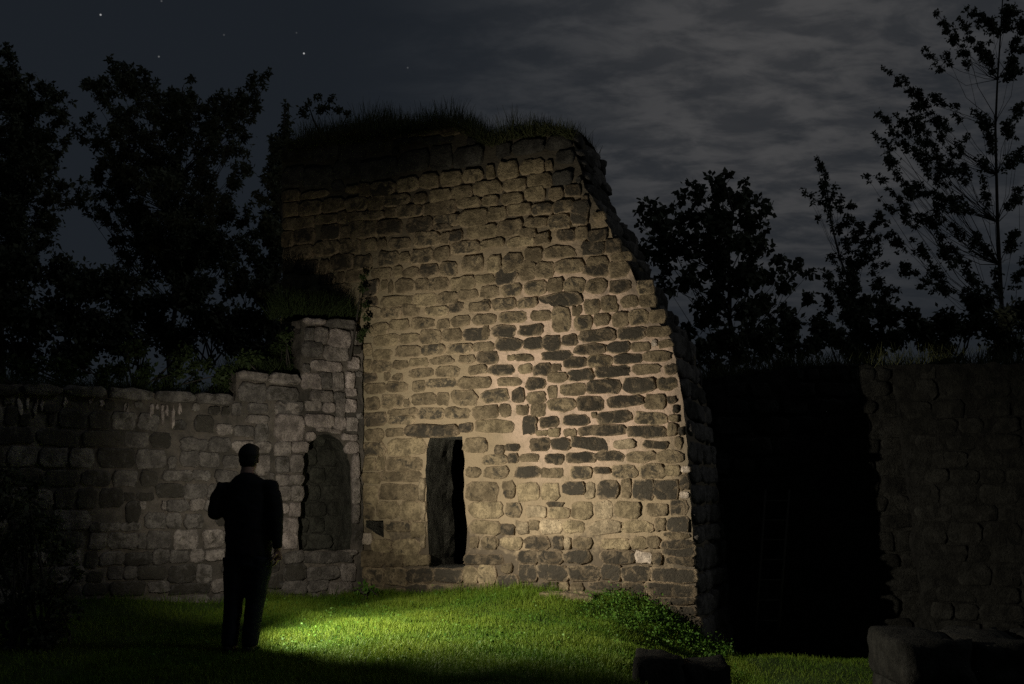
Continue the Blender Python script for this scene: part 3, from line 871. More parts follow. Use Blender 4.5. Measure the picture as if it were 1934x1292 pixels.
# lime runs below the coping
for (x0, y0, x1, y1) in ((30, 752, 46, 784), (47, 750, 58, 772), (62, 752, 72, 790), (74, 754, 84, 776), (116, 752, 130, 770), (165, 754, 178, 762), (186, 756, 200, 766), (232, 760, 240, 778),
                         (238, 762, 246, 792), (281, 764, 291, 788), (293, 763, 300, 774), (303, 766, 311, 800), (312, 766, 320, 786), (322, 766, 332, 806), (334, 762, 345, 782)):
    a, b = LW.sz(x0, (y0 + y1) / 2), LW.sz(x1, (y0 + y1) / 2); c, e = LW.sz((x0 + x1) / 2, y0), LW.sz((x0 + x1) / 2, y1)
    ML.put((a[0] + b[0]) / 2, (c[1] + e[1]) / 2, (b[0] - a[0]) * 0.7, (c[1] - e[1]) * 1.15, 3, 1.7, 0.008, 0.004, name='lime_run', rot=rl.normal(0, 0.12))
ML.fill(-6.6, -0.1, -0.3, 2.6, (0.18, 0.26), (0.24, 0.5), L_OUT, [0, 0, 1], 9.0, 0.016, [NICHE], lim=0.08)
ML.fill(-6.6, -0.1, -0.3, 2.6, (0.1, 0.16), (0.14, 0.3), L_OUT, [0, 1], 6.0, 0.016, [NICHE], lim=0.10)
ML.fill(-2.0, -0.1, 2.2, 3.9, (0.12, 0.2), (0.15, 0.35), L_OUT, [0, 1, 1], 4.6, 0.025, [NICHE], lim=0.05)
# back of the niche
NB = Wall(LW.world(0, 0, -0.415), LW.u)
zz_ = NICHE[0][1] - 0.02
while zz_ < 2.1:
    h = rl.uniform(0.2, 0.3); s = min(p[0] for p in NICHE) - 0.05
    while s < max(p[0] for p in NICHE):
        wd = rl.uniform(0.24, 0.42)
        if inside([np.array(p) for p in NICHE], np.array([s + wd / 2]), np.array([zz_ + h * 0.5])).all():
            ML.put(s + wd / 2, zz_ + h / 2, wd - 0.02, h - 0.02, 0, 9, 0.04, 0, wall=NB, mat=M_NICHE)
        s += wd
    zz_ += h
ML.emit(298)

# ---------------- dark wall and buttress on the right -------------------
rwall = thing('ruin_wall', 'dark overgrown ruin wall in deep shade right of the tower', 'ruin wall', (5.0, RWY, -0.9))
rr = np.random.default_rng(9)
R_OUT = [np.array([2.55, -1.5]), RW.sz(1318, 722), RW.sz(1400, 706), RW.sz(1480, 694), RW.sz(1600, 690), RW.sz(1720, 690), np.array([9.5, 3.25]), np.array([9.5, -1.5])]
obj('wall_core', core_mesh('right_core', RW, R_OUT, [], 0.12, M_SHADE, lambda p: 0.6, [], 0.03, rr), rwall, tuple(-np.array(rwall.location)))
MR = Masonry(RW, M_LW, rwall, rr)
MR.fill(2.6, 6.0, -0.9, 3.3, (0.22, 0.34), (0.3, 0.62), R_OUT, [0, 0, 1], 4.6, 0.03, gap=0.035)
for i in MR.items: i['mat'] = M_SHADE
MR.emit(220)

butt = thing('buttress', 'broad leaning stone buttress against the dark wall at the right', 'buttress', tuple(BT.world(1.2, -0.6)))
bt_l, bt_b = BT.sz(1690, 690), BT.sz(1742, 1150)
B_OUT = [np.array([bt_b[0] + 0.06, -1.3]), np.array([bt_b[0], bt_b[1]]), np.array([bt_l[0], bt_l[1]]), np.array([3.6, bt_l[1] - 0.1]), np.array([3.6, -1.3])]
obj('wall_core', core_mesh('buttress_core', BT, B_OUT, [], 0.1, M_SHADE, lambda p: 1.1, [], 0.03, rr), butt, tuple(-np.array(butt.location)))
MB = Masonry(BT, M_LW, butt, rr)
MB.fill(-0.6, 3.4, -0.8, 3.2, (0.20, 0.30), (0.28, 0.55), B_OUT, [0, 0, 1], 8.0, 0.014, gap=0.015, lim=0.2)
for i in MB.items: i['mat'] = M_SHADE
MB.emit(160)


# ---------------- low blocks in the foreground right --------------------
def rough_block(name, label, cat, c, size, rz, mat, seed, group=None):
    bm = bmesh.new()
    bmesh.ops.create_cube(bm, size=1.0)
    bmesh.ops.subdivide_edges(bm, edges=bm.edges[:], cuts=7, use_grid_fill=True)
    for v in bm.verts:
        co = v.co.copy()
        e = Vector([max(0, abs(a) - 0.40) / 0.1 for a in co])
        k = 1 - 0.045 * min(1.0, (e.x + e.y + e.z - 1) if (e.x + e.y + e.z) > 1 else 0)
        v.co = Vector((co.x * size[0] * k, co.y * size[1] * k, co.z * size[2] * k))
        nn = noise.noise_vector(v.co * 2.6 + Vector((seed, 0, 0))) * 0.06 + noise.noise_vector(v.co * 8.0 + Vector((seed, 3, 0))) * 0.03
        v.co += nn
    me = bpy.data.meshes.new(name); bm.to_mesh(me); bm.free()
    me.polygons.foreach_set('use_smooth', np.ones(len(me.polygons), bool))
    me.materials.append(mat)
    o = obj(name, me, None, c, (0, 0, rz))
    if label: o['label'] = label
    if cat: o['category'] = cat
    if group: o['group'] = group
    return o


p = at_depth(1298, 1250, 7.7)
stub = thing('low_ruin', 'low dark stump of masonry on the lawn, before the tower corner', 'ruin', (p[0], p[1], p[2] - 0.5))
for k, (dx, dz, sx, sz_) in enumerate(((-0.17, 0.0, 0.36, 0.50), (0.18, -0.02, 0.34, 0.46), (0.0, -0.45, 0.74, 0.40))):
    b = rough_block('stone_block', None, None, (dx, 0.3, 0.25 + dz), (sx, 0.62, sz_), R(-4), M_SHADE, 3.0 + k)
    b.parent = stub
p = on_ground(1700, 1207, 0.16)
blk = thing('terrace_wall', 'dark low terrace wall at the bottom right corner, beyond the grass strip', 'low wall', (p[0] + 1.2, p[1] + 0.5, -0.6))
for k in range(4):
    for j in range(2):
        b = rough_block('stone_block', None, None, (-0.86 + k * 0.62 + (0.0 if j else 0.02), 0, 0.18 + 0.37 * j), (0.60, 0.95, 0.36), 0, M_SHADE, 11.0 + k * 3 + j)
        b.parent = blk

# stone steps half sunk in the turf at the tower's foot
for (x0, y0, x1, y1, d_, lab) in ((1034, 1097, 1138, 1104, 0.16, 'upper of two worn stone slabs sunk in the turf against the tower'),
                                  (1042, 1116, 1138, 1127, 0.42, 'lower of two worn stone slabs sunk in the turf, before the tower foot')):
    a = TW.sz((x0 + x1) / 2, (y0 + y1) / 2); q = TW.world(a[0], 0, d_)
    q[2] = ground_z(q[0], q[1]) + 0.01
    wd = (x1 - x0) / FPX * 13.0
    rough_block('stone_slab', lab, 'stone slab', (q[0], q[1], q[2]), (wd, 0.24, 0.10), R(-21), M_ST[1], 31.0 + d_, 'sunken slabs by the tower')

# pale wooden frame leaning on the dark wall
lad = thing('ladder', 'thin grey wooden ladder leaning on the dark wall right of the tower', 'ladder', tuple(at_depth(1450, 1195, 13.8)))


def tube(pts, radii, n=6, cap=True):
    pts = [np.asarray(p, float) for p in pts]
    V, F = [], []
    for i, p in enumerate(pts):
        t = pts[min(i + 1, len(pts) - 1)] - pts[max(i - 1, 0)]; t = t / (np.linalg.norm(t) + 1e-9)
        a = np.cross(t, [0.3, 0.9, 0.2]) if abs(t[2]) > 0.5 else np.cross(t, [0, 0, 1.0])
        a /= np.linalg.norm(a); b = np.cross(t, a)
        r = radii[i] if hasattr(radii, '__len__') else radii
        for k in range(n):
            th = 2 * math.pi * k / n
            V.append(p + r * (a * math.cos(th) + b * math.sin(th)))
    for i in range(len(pts) - 1):
        for k in range(n):
            F.append((i * n + k, i * n + (k + 1) % n, (i + 1) * n + (k + 1) % n, (i + 1) * n + k))
    if cap:
        F.append(tuple(range(n))[::-1]); F.append(tuple(range((len(pts) - 1) * n, len(pts) * n)))
    return V, F


lb = np.array(lad.location)
tops = [at_depth(1491, 925, 14.1) - lb, at_depth(1446, 925, 14.1) - lb]
bots = [at_depth(1470, 1195, 13.8) - lb, at_depth(1427, 1195, 13.8) - lb]
for a, b in zip(tops, bots):
    V, F = tube([b, a], [0.02, 0.017]); obj('stile', mesh('stile', V, F, M_WOOD), lad)
for k in range(7):
    f = 0.08 + k * 0.14
    a = bots[0] + (tops[0] - bots[0]) * f; b = bots[1] + (tops[1] - bots[1]) * f
    V, F = tube([a, b], 0.011); obj('rung', mesh('rung', V, F, M_WOOD), lad)


# ------------------------------------------------------------------ foliage
def leaf_cloud(centres, radii, counts, size, rng, flat=0.75, droop=0.3, aspect=0.55, hollow=0.35):
    """many small diamond leaves scattered through ellipsoids"""
    C = np.repeat(np.asarray(centres, float), counts, 0); r = np.repeat(np.asarray(radii, float), counts)
    n = len(C)
    d = rng.normal(0, 1, (n, 3)); d /= np.linalg.norm(d, axis=1)[:, None]
    rad = np.abs(rng.normal(0, 0.62, n)) + 0.05
    P = C + d * (r * rad)[:, None] * np.array([1, 1, flat])
    a = d * 0.25 + rng.normal(0, 0.8, (n, 3)); a[:, 2] -= droop
    a /= np.linalg.norm(a, axis=1)[:, None]
    t = rng.normal(0, 1, (n, 3)); b = np.cross(a, t); b /= np.linalg.norm(b, axis=1)[:, None] + 1e-9
    L = size * rng.uniform(0.6, 1.35, n)[:, None]
    v = np.stack([P, P + a * L * 0.5 + b * L * aspect * 0.5, P + a * L, P + a * L * 0.5 - b * L * aspect * 0.5], 1).reshape(-1, 3)
    f = np.arange(n * 4).reshape(n, 4)
    return v, f, rng.uniform(0, 1, n)


def join(parts):
    V, F, T, k = [], [], [], 0
    for v, f, t in parts:
        V.append(v); F.append(f + k); T.append(t); k += len(v)
    return np.concatenate(V), np.concatenate(F), np.concatenate(T)


def tree(name, label, cat, trunk, clusters, Y, leaf, dens, seed, group=None, spread=1.0, flat=0.75, aspect=0.55, droop=0.3, sub=11, mat=None, limb=0.024, soft=0.62, fill=1.0, spray=True):
    """trunk: world points of the stem; clusters: crown tufts (sight line x, y, size) at about distance Y"""
    rng = np.random.default_rng(seed)
    trunk = [np.asarray(p, float) for p in trunk]
    root = thing(name, label, cat, tuple(trunk[0]), group)
    b0 = trunk[0]
    nT = len(trunk)
    r0 = limb * 3.0
    V, F = tube([p - b0 for p in trunk], [r0 * (1 - 0.8 * i / (nT - 1)) for i in range(nT)], 8)
    obj('trunk', mesh('trunk', V, F, M_BARK), root)
    cents, rads = [], []
    BV, BF = [], []

    def twig(pts, radii, n=5):
        v, f = tube(pts, radii, n, False)
        k = len(BV); BV.extend(v); BF.extend([tuple(i + k for i in q) for q in f])
    ts = np.array(trunk)
    # shaded inner tufts between the outer ones and the stem
    inner = []
    tp = [to_px(q) for q in trunk]
    for (px, py, rp) in clusters:
        for _ in range(2):
            if rp > 11 and rng.random() < fill:
                o = clusters[rng.integers(len(clusters))]
                if abs(o[0] - px) + abs(o[1] - py) < 130:
                    f_ = rng.uniform(0.3, 0.6)
                    inner.append((px + (o[0] - px) * f_, py + (o[1] - py) * f_ + 6, rp * 0.7))
                j = min(range(len(tp)), key=lambda i: abs(tp[i][1] - py - 40))
                f_ = rng.uniform(0.12, 0.5)
                inner.append((px + (tp[j][0] - px) * f_, py + (tp[j][1] - py) * f_, rp * 0.75))
    for (px, py, rp) in list(clusters) + inner:
        r = rp / FPX * Y
        c = at_depth(px, py, Y + rng.normal(0, 1.0) * spread)
        # limb from a lower point of the stem out to the tuft
        want = c[2] - 0.75 * np.linalg.norm(c[:2] - ts[0][:2]) - 0.4
        j = int(np.argmin(np.abs(ts[:, 2] - want)))
        s = ts[j]
        m = s * 0.45 + c * 0.55 + np.array([0, 0, -0.12 * np.linalg.norm(c - s)])
        q1 = s * 0.72 + m * 0.28 + rng.normal(0, .05, 3)
        Lr = limb * (0.35 + 0.25 * min(1.5, np.linalg.norm(c - s) / 2))
        twig([s - b0, q1 - b0, m + rng.normal(0, .06, 3) - b0, c - b0], [Lr, Lr * 0.75, Lr * 0.5, Lr * 0.2])
        ax = c - m; ax[2] += 0.25 * np.linalg.norm(ax); ax /= np.linalg.norm(ax) + 1e-9
        for _ in range(sub):
            d = rng.normal(0, 1, 3); d /= np.linalg.norm(d)
            if spray: e = c + ax * r * rng.uniform(-1.5, 1.15) + d * r * rng.uniform(0.1, 0.75) * np.array([1, 1, 0.7])
            else: e = c + d * r * rng.uniform(0.3, 1.15) * np.array([1, 1, 0.85])
            cents.append(e - b0); rads.append(r * (rng.uniform(0.16, 0.46) if spray else rng.uniform(0.34, 0.74)) * soft / 0.62)
            if rp > 10: twig([c - b0, (c + e) / 2 + rng.normal(0, .04, 3) - b0, e - b0], [Lr * 0.3, Lr * 0.2, Lr * 0.1], 3)
    if BV: obj('branches', mesh('branches', BV, BF, M_BARK), root, kind='stuff')
    cnt = np.maximum(3, (dens * (np.array(rads) / leaf) ** 2)).astype(int)
    v, f, t = leaf_cloud(cents, rads, cnt, leaf, rng, flat, droop, aspect)
    obj('crown', mesh('crown', v, f, mat or M_LEAF, False, t), root)
    return root


def stem(px0, py0, px1, py1, Y, n=7, wob=0.08, seed=0, base=2.3):
    rng = np.random.default_rng(seed)
    a, b = at_depth(px0, py0, Y), at_depth(px1, py1, Y)
    a[2] = base
    return [a + (b - a) * i / (n - 1) + (rng.normal(0, wob, 3) if 0 < i < n - 1 else 0) for i in range(n)]


CL_A = [(20, 110, 26), (8, 150, 40), (60, 185, 40), (95, 165, 18), (100, 190, 24), (40, 230, 52), (105, 235, 30), (125, 205, 14), (60, 285, 55), (15, 300, 50), (100, 300, 26),
        (125, 270, 14), (90, 335, 22), (20, 350, 40), (60, 350, 34), (110, 360, 26), (30, 400, 46), (90, 400, 34), (128, 385, 14), (20, 450, 50), (70, 455, 45), (-40, 200, 60), (-40, 330, 60)]
CL_B = [(212, 120, 18), (232, 125, 14), (225, 145, 26), (250, 160, 20), (185, 160, 24), (160, 158, 11), (210, 185, 38), (258, 190, 18), (295, 155, 7), (298, 178, 13), (325, 180, 24),
        (360, 150, 10), (364, 175, 17), (398, 195, 18), (412, 180, 8), (438, 200, 22), (470, 165, 14), (480, 150, 10), (497, 140, 9), (507, 136, 6), (490, 178, 18), (468, 195, 20), (452, 225, 26),
        (400, 240, 32), (345, 230, 42), (300, 225, 26), (225, 240, 36), (178, 245, 30), (150, 255, 14), (205, 285, 34), (290, 280, 34), (330, 300, 44), (400, 295, 34), (452, 272, 24), (480, 215, 14),
        (240, 330, 40), (185, 330, 22), (165, 355, 16), (150, 362, 9), (230, 375, 42), (310, 365, 48), (380, 365, 46), (440, 345, 30), (462, 320, 12), (200, 400, 30), (270, 425, 44), (340, 430, 50),
        (420, 420, 40), (468, 400, 20), (160, 395, 14), (480, 450, 22), (230, 460, 40), (300, 480, 50), (380, 490, 50), (450, 480, 34)]
CL_C = [(540, 197, 8), (541, 220, 10), (536, 245, 13), (524, 268, 14), (548, 262, 16), (512, 262, 8), (520, 290, 16), (540, 300, 18), (508, 320, 12), (525, 330, 20), (498, 340, 10), (518, 365, 22), (500, 395, 26),
        (525, 420, 26), (505, 450, 30), (520, 490, 30), (495, 520, 34)]
tree('dark_tree', 'dark bushy tree cut by the left edge of the photo', 'tree', stem(10, 700, 25, 120, 21, 8, .06, 1), CL_A, 21, 0.105, 42, 41, 'trees behind the boundary wall', 0.9, aspect=0.5, fill=0.5)
tree('dark_tree', 'big dark tree with several pointed leaders, behind the boundary wall', 'tree', stem(330, 700, 345, 165, 23, 9, .07, 2), CL_B, 23, 0.11, 44, 42, 'trees behind the boundary wall', 1.0, aspect=0.45, fill=0.8)
tree('dark_tree', 'narrow pointed dark tree tucked behind the left edge of the tower', 'tree', stem(515, 700, 538, 205, 20, 8, .04, 3), CL_C, 20, 0.10, 50, 43, 'trees behind the boundary wall', 0.4, aspect=0.45)

CL_D = [(1225, 388, 14), (1235, 405, 20), (1208, 400, 8), (1213, 425, 12), (1250, 425, 24), (1305, 345, 10), (1318, 360, 12), (1300, 375, 22), (1345, 338, 13), (1362, 345, 10), (1350, 370, 24),
        (1376, 332, 9), (1405, 343, 9), (1408, 370, 16), (1430, 380, 12), (1443, 400, 14), (1420, 410, 26), (1365, 410, 36), (1310, 415, 28), (1258, 450, 26), (1225, 470, 22), (1285, 475, 38), (1345, 460, 36),
        (1405, 455, 30), (1440, 430, 12), (1440, 470, 14), (1300, 530, 34), (1360, 525, 40), (1425, 520, 30), (1468, 490, 16), (1495, 498, 10), (1255, 510, 20), (1262, 545, 16), (1340, 590, 34), (1400, 580, 34),
        (1450, 575, 26), (1475, 540, 18), (1510, 500, 10), (1530, 515, 12), (1300, 625, 26), (1360, 640, 30), (1420, 630, 34), (1475, 610, 30), (1525, 560, 16)]
CL_E = [(1543, 300, 6), (1552, 318, 9), (1562, 335, 10), (1520, 362, 6), (1534, 372, 7), (1556, 352, 12), (1575, 360, 12), (1560, 382, 14), (1588, 385, 14), (1605, 405, 18), (1545, 410, 7), (1567, 412, 9), (1585, 440, 18),
        (1620, 435, 20), (1655, 420, 18), (1600, 470, 20), (1640, 475, 26), (1575, 492, 13), (1560, 520, 14), (1610, 520, 24), (1660, 520, 26), (1590, 560, 24), (1640, 570, 28), (1560, 570, 18), (1680, 570, 26), (1610, 610, 28), (1540, 610, 22)]
CL_F = [(1775, 32, 12), (1790, 55, 18), (1835, 20, 14), (1860, 40, 20), (1905, 25, 24), (1930, 60, 24), (1810, 85, 16), (1752, 100, 13), (1768, 125, 13), (1790, 110, 13), (1840, 80, 15), (1862, 100, 16), (1920, 115, 20),
        (1672, 132, 8), (1690, 145, 11), (1712, 160, 15), (1735, 185, 18), (1755, 210, 18), (1660, 215, 9), (1678, 230, 13), (1705, 235, 17), (1725, 225, 14), (1655, 255, 7), (1672, 270, 12), (1702, 268, 16), (1738, 255, 17), (1775, 250, 12),
        (1850, 225, 15), (1868, 250, 15), (1925, 205, 16), (1910, 240, 18), (1672, 295, 8), (1690, 305, 9), (1740, 300, 18), (1785, 310, 17), (1815, 330, 16), (1852, 300, 12), (1922, 290, 17), (1640, 338, 8), (1662, 335, 10), (1692, 325, 11),
        (1710, 350, 17), (1690, 368, 16), (1675, 385, 15), (1742, 358, 18), (1775, 375, 18), (1812, 385, 15), (1860, 370, 14), (1925, 365, 17), (1665, 412, 13), (1715, 410, 20), (1760, 425, 20), (1805, 430, 16), (1695, 455, 20),
        (1740, 470, 22), (1790, 475, 20), (1850, 455, 14), (1915, 450, 17), (1720, 515, 24), (1775, 525, 22), (1830, 515, 18), (1880, 520, 14), (1925, 510, 18)]
tree('maple_tree', 'broad dark tree with large leaves, right behind the tower', 'tree', stem(1385, 690, 1370, 350, 20, 8, .05, 4, 2.9), CL_D, 20, 0.14, 22, 44, 'trees behind the dark wall', 0.7, aspect=0.75, sub=6, soft=0.6, fill=0.3, spray=False)
tree('young_tree', 'slender young tree with a pointed crown between the maple and the tall tree', 'tree', stem(1655, 690, 1552, 305, 22, 9, .05, 5, 2.9), CL_E, 22, 0.08, 40, 45, 'trees behind the dark wall', 0.6, limb=0.014, fill=0.4)
tF = [at_depth(x, y, 23) for x, y in ((1900, 690), (1893, 600), (1888, 500), (1884, 420), (1882, 330), (1880, 240), (1884, 150), (1890, 60), (1897, -60))]
tF[0][2] = 2.8
tree('tall_tree', 'tall thin-leaved tree with bare limbs showing, at the right edge', 'tree', tF, CL_F, 23, 0.08, 34, 46, 'trees behind the dark wall', 0.8, limb=0.018, sub=12, flat=0.55, fill=0.6)

# undergrowth: one bush each
def bush(label, blobs, Y, leaf, dens, seed, group, name='bush', mat=None, spread=0.3, base=None, cat='bush', flat=0.8):
    rng = np.random.default_rng(seed)
    cents, rads = [], []
    for (px, py, rp) in blobs:
        r = rp / FPX * (14 if callable(Y) else Y)
        c = at_depth(px, py, (Y(px, py) if callable(Y) else Y) + rng.normal(0, spread))
        for _ in range(6):
            d = rng.normal(0, 1, 3); d /= np.linalg.norm(d)
            cents.append(c + d * r * rng.uniform(0.2, 0.75)); rads.append(r * rng.uniform(0.35, 0.6))
    cents = np.array(cents)
    b0 = np.array([cents[:, 0].mean(), cents[:, 1].mean(), cents[:, 2].min() - 0.3 if base is None else base])
    root = thing(name, label, cat, tuple(b0), group)
    V, F = [], []
    for i in range(0, len(cents), 3 if leaf > 0.05 else 40):
        s = np.array([rng.normal(0, .15), rng.normal(0, .1), 0.0])
        v, f = tube([s, (cents[i] - b0) * 0.5 + rng.normal(0, .08, 3) + s * 0.3, cents[i] - b0], [0.022, 0.014, 0.005], 4, False)
        k = len(V); V += v; F += [tuple(j + k for j in q) for q in f]
    obj('stems', mesh('stems', V, F, M_BARK), root, kind='stuff')
    cnt = np.maximum(4, dens * (np.array(rads) / leaf) ** 2).astype(int)
    v, f, t = leaf_cloud(cents - b0, rads, cnt, leaf, rng, flat)
    obj('foliage', mesh('foliage', v, f, mat or M_BUSH, False, t), root)
    return root


GB = 'undergrowth behind the boundary wall'
und = [('dark bush at the far left, under the tree at the photo edge', [(0, 500, 60), (50, 530, 60), (10, 580, 60), (60, 600, 60), (20, 650, 55)], 17.5),
       ('dark bush second from the left behind the boundary wall', [(120, 500, 40), (150, 540, 60), (120, 600, 60), (180, 620, 55), (140, 660, 50)], 18.0),
       ('dark bush behind the middle of the boundary wall', [(230, 540, 60), (270, 590, 60), (240, 640, 55), (300, 640, 50)], 18.5),
       ('dark bush behind the boundary wall above the head of the person', [(350, 560, 60), (400, 600, 60), (360, 650, 50), (430, 640, 50)], 18.0),
       ('dark bush nearest the left edge of the tower', [(460, 540, 45), (500, 570, 45), (470, 620, 50), (520, 610, 40), (510, 660, 40)], 17.2)]
for k, (lab, bl, Y) in enumerate(und):
    bush(lab, bl, Y, 0.11, 40, 60 + k, GB)
GR = 'undergrowth behind the dark wall'
und = [('dark bush on the bank just right of the tower', [(1330, 655, 24), (1385, 650, 24), (1310, 680, 24), (1350, 685, 26), (1400, 680, 26)], 16.3),
       ('dark bush on the bank under the maple', [(1430, 640, 28), (1500, 615, 26), (1450, 665, 30), (1490, 650, 30), (1530, 655, 30), (1480, 690, 26)], 17),
       ('dark bush on the bank between the young tree and the tall tree', [(1560, 620, 30), (1610, 600, 30), (1670, 595, 30), (1590, 650, 34), (1640, 640, 36), (1690, 640, 34), (1620, 680, 30)], 17.5),
       ('dark bush on the bank under the tall tree', [(1720, 600, 34), (1850, 580, 34), (1740, 630, 40), (1790, 610, 40), (1840, 620, 40), (1780, 660, 36)], 17.5),
       ('dark bush on the bank at the right edge', [(1890, 610, 44), (1940, 600, 44), (1900, 660, 40), (1980, 640, 40)], 17)]
for k, (lab, bl, Y) in enumerate(und):
    bush(lab, bl, Y, 0.11, 44, 80 + k, GR)
def on_left(k):
    return lambda px, py: float(LW.world(*LW.sz(px, py))[1]) + k


# ivy and shrubs hanging over the stepped wall
bush('dark creeper hanging over the low part of the boundary wall', [(330, 700, 26), (380, 705, 30), (420, 712, 30), (440, 735, 20), (400, 738, 12), (280, 700, 24), (220, 695, 26), (160, 690, 24), (100, 690, 26), (40, 690, 28), (350, 670, 26), (250, 665, 26), (60, 700, 24), (130, 705, 22), (190, 708, 20), (260, 715, 20), (-30, 700, 30), (310, 722, 18), (360, 728, 16)],
     on_left(0.35), 0.06, 24, 91, 'creepers on the boundary wall', 'creeper', M_IVY, 0.18, cat='creeper')
bush('dark creeper mound on the middle step of the boundary wall', [(470, 675, 26), (510, 665, 30), (545, 680, 26), (562, 695, 14), (540, 640, 22), (500, 690, 16), (560, 650, 16), (555, 620, 14)],
     on_left(0.3), 0.06, 24, 92, 'creepers on the boundary wall', 'creeper', M_IVY, 0.12, cat='creeper')
bush('ivy running down the joint between wall and tower', [(684, 545, 10), (690, 575, 9), (692, 600, 9), (686, 625, 9), (680, 640, 7), (688, 525, 8)], on_left(-0.12), 0.045, 22, 93,
     'creepers on the boundary wall', 'ivy', M_IVY, 0.03, cat='ivy')
bush('low dark fern at the foot of the corner between wall and tower', [(690, 1108, 13), (676, 1116, 8), (706, 1117, 9)], 13.4, 0.055, 14, 94, None, 'fern', M_WEED, 0.05, 0.0, 'fern')
bush('large black bush at the left edge, before the boundary wall', [(20, 960, 50), (70, 1000, 55), (110, 1040, 45), (30, 1060, 70), (100, 1110, 50), (20, 1160, 70), (90, 1190, 50), (130, 1150, 26), (60, 920, 30), (0, 900, 40), (140, 1080, 18)],
     9.3, 0.06, 20, 95, None, 'bush', M_BUSH, 0.3, 0.0)
bush('small bush growing on the left end of the tower top', [(580, 195, 12), (600, 185, 13), (625, 185, 12), (612, 205, 20), (575, 215, 16), (640, 205, 14), (655, 215, 12)], 15.0, 0.05, 16, 96, None, 'bush', M_DRY, 0.15)


# ------------------------------------------------------------------ grass
def blades(P, h, wd, rng, lean=0.45, curl=None):
    n = len(P)
    th = rng.uniform(0, 2 * np.pi, n)
    side = np.stack([np.cos(th), np.sin(th), np.zeros(n)], 1)
    le = rng.normal(0, lean, (n, 2))
    tip = np.stack([le[:, 0], le[:, 1], np.ones(n)], 1); tip /= np.linalg.norm(tip, axis=1)[:, None]
    h = h[:, None]; w_ = wd[:, None]
    b0, b1 = P - side * w_ / 2, P + side * w_ / 2
    t1, t0 = P + tip * h + side * w_ * 0.12, P + tip * h - side * w_ * 0.12
    v = np.stack([b0, b1, t1, t0], 1).reshape(-1, 3)
    return v, np.arange(n * 4).reshape(n, 4), rng.uniform(0, 1, n)


def lawn_points(x0, x1, y0, y1, dens, rng):
    n = int((x1 - x0) * (y1 - y0) * dens)
    x, y = rng.uniform(x0, x1, n), rng.uniform(y0, y1, n)
    k = (y < front_edge(x) - 0.03) & ~((x > RIGHT_X - 0.1) & (x < 3.1) & (y > 12.2))
    x, y = x[k], y[k]
    return np.stack([x, y, ground_z(x, y) - 0.01], 1)


rg = np.random.default_rng(77)
pa = lawn_points(-3.4, 2.6, 7.6, 14.6, 5200, rg)
pb = lawn_points(-7.0, 7.0, 5.6, 14.3, 1500, rg)
pg = np.concatenate([pa, pb])
cl = np.array([0.5 + 0.5 * math.sin(a * 3.1 + 1.3 * math.sin(b * 2.3)) * math.sin(b * 2.7 + a) for a, b in pg[:, :2]])
hh = rg.uniform(0.03, 0.075, len(pg)) * (0.75 + 0.6 * cl)
near = np.clip((front_edge(pg[:, 0]) - pg[:, 1]), 0, 9)
hh *= 1 + 1.8 * np.exp(-near * 3.2)
hh *= np.array([0.75 + 0.75 * max(0.0, fbm(a * 1.4, b * 1.4, 4.0)) + 0.5 * max(0.0, fbm(a * 5, b * 5, 8.0)) for a, b in pg[:, :2]])
v, f, t = blades(pg, hh, rg.uniform(0.004, 0.009, len(pg)), rg, 0.6)
t = np.clip(t * 0.55 + cl * 0.45, 0, 1)
obj('lawn', mesh('lawn', v, f, M_GRASS, False, t), kind='stuff')

# leafy weeds on the rise by the tower's right corner
n = 520
s = rg.uniform(3.35, 4.95, n); d_ = np.abs(rg.normal(0, 0.5, n)) + 0.05
kk = rg.uniform(0, 1, n) < np.clip((s - 3.2) / 0.9, 0.1, 1)
s, d_ = s[kk], d_[kk]
q = TW.world(s, np.zeros(len(s)), d_); q[:, 2] = ground_z(q[:, 0], q[:, 1])
hgt = rg.uniform(0.03, 0.13, len(q)) * np.clip((s - 2.0) / 1.5, 0.3, 1)
# rosettes and clover scattered through the turf
rx, ry = rg.uniform(-3.2, 2.4, 420), rg.uniform(8.2, 14.0, 420)
ok_ = ry < front_edge(rx) - 0.08
rx, ry = rx[ok_], ry[ok_]
ros = np.stack([rx, ry, ground_z(rx, ry)], 1)
q = np.concatenate([q, ros]); hgt = np.concatenate([hgt, rg.uniform(0.02, 0.07, len(ros))])
cent = q + np.stack([np.zeros(len(q)), np.zeros(len(q)), hgt * 0.75], 1)
v, f, t = leaf_cloud(cent, hgt * 0.55 + 0.05, np.where(np.arange(len(q)) < len(q) - len(ros), 16, 7), 0.028, rg, 0.9, 0.15, 0.7)
obj('weeds', mesh('weeds', v, f, M_WEED, False, t), kind='stuff')


def top_grass(name, P, hmin, hmax, rng, mat=M_DRY, lean=0.35, wmul=1.0):
    h = rng.uniform(hmin, hmax, len(P)) * rng.uniform(0.5, 1, len(P))
    v, f, t = blades(P, h, rng.uniform(0.006, 0.016, len(P)) * wmul, rng, lean)
    obj(name, mesh(name, v, f, mat, False, t), kind='stuff')


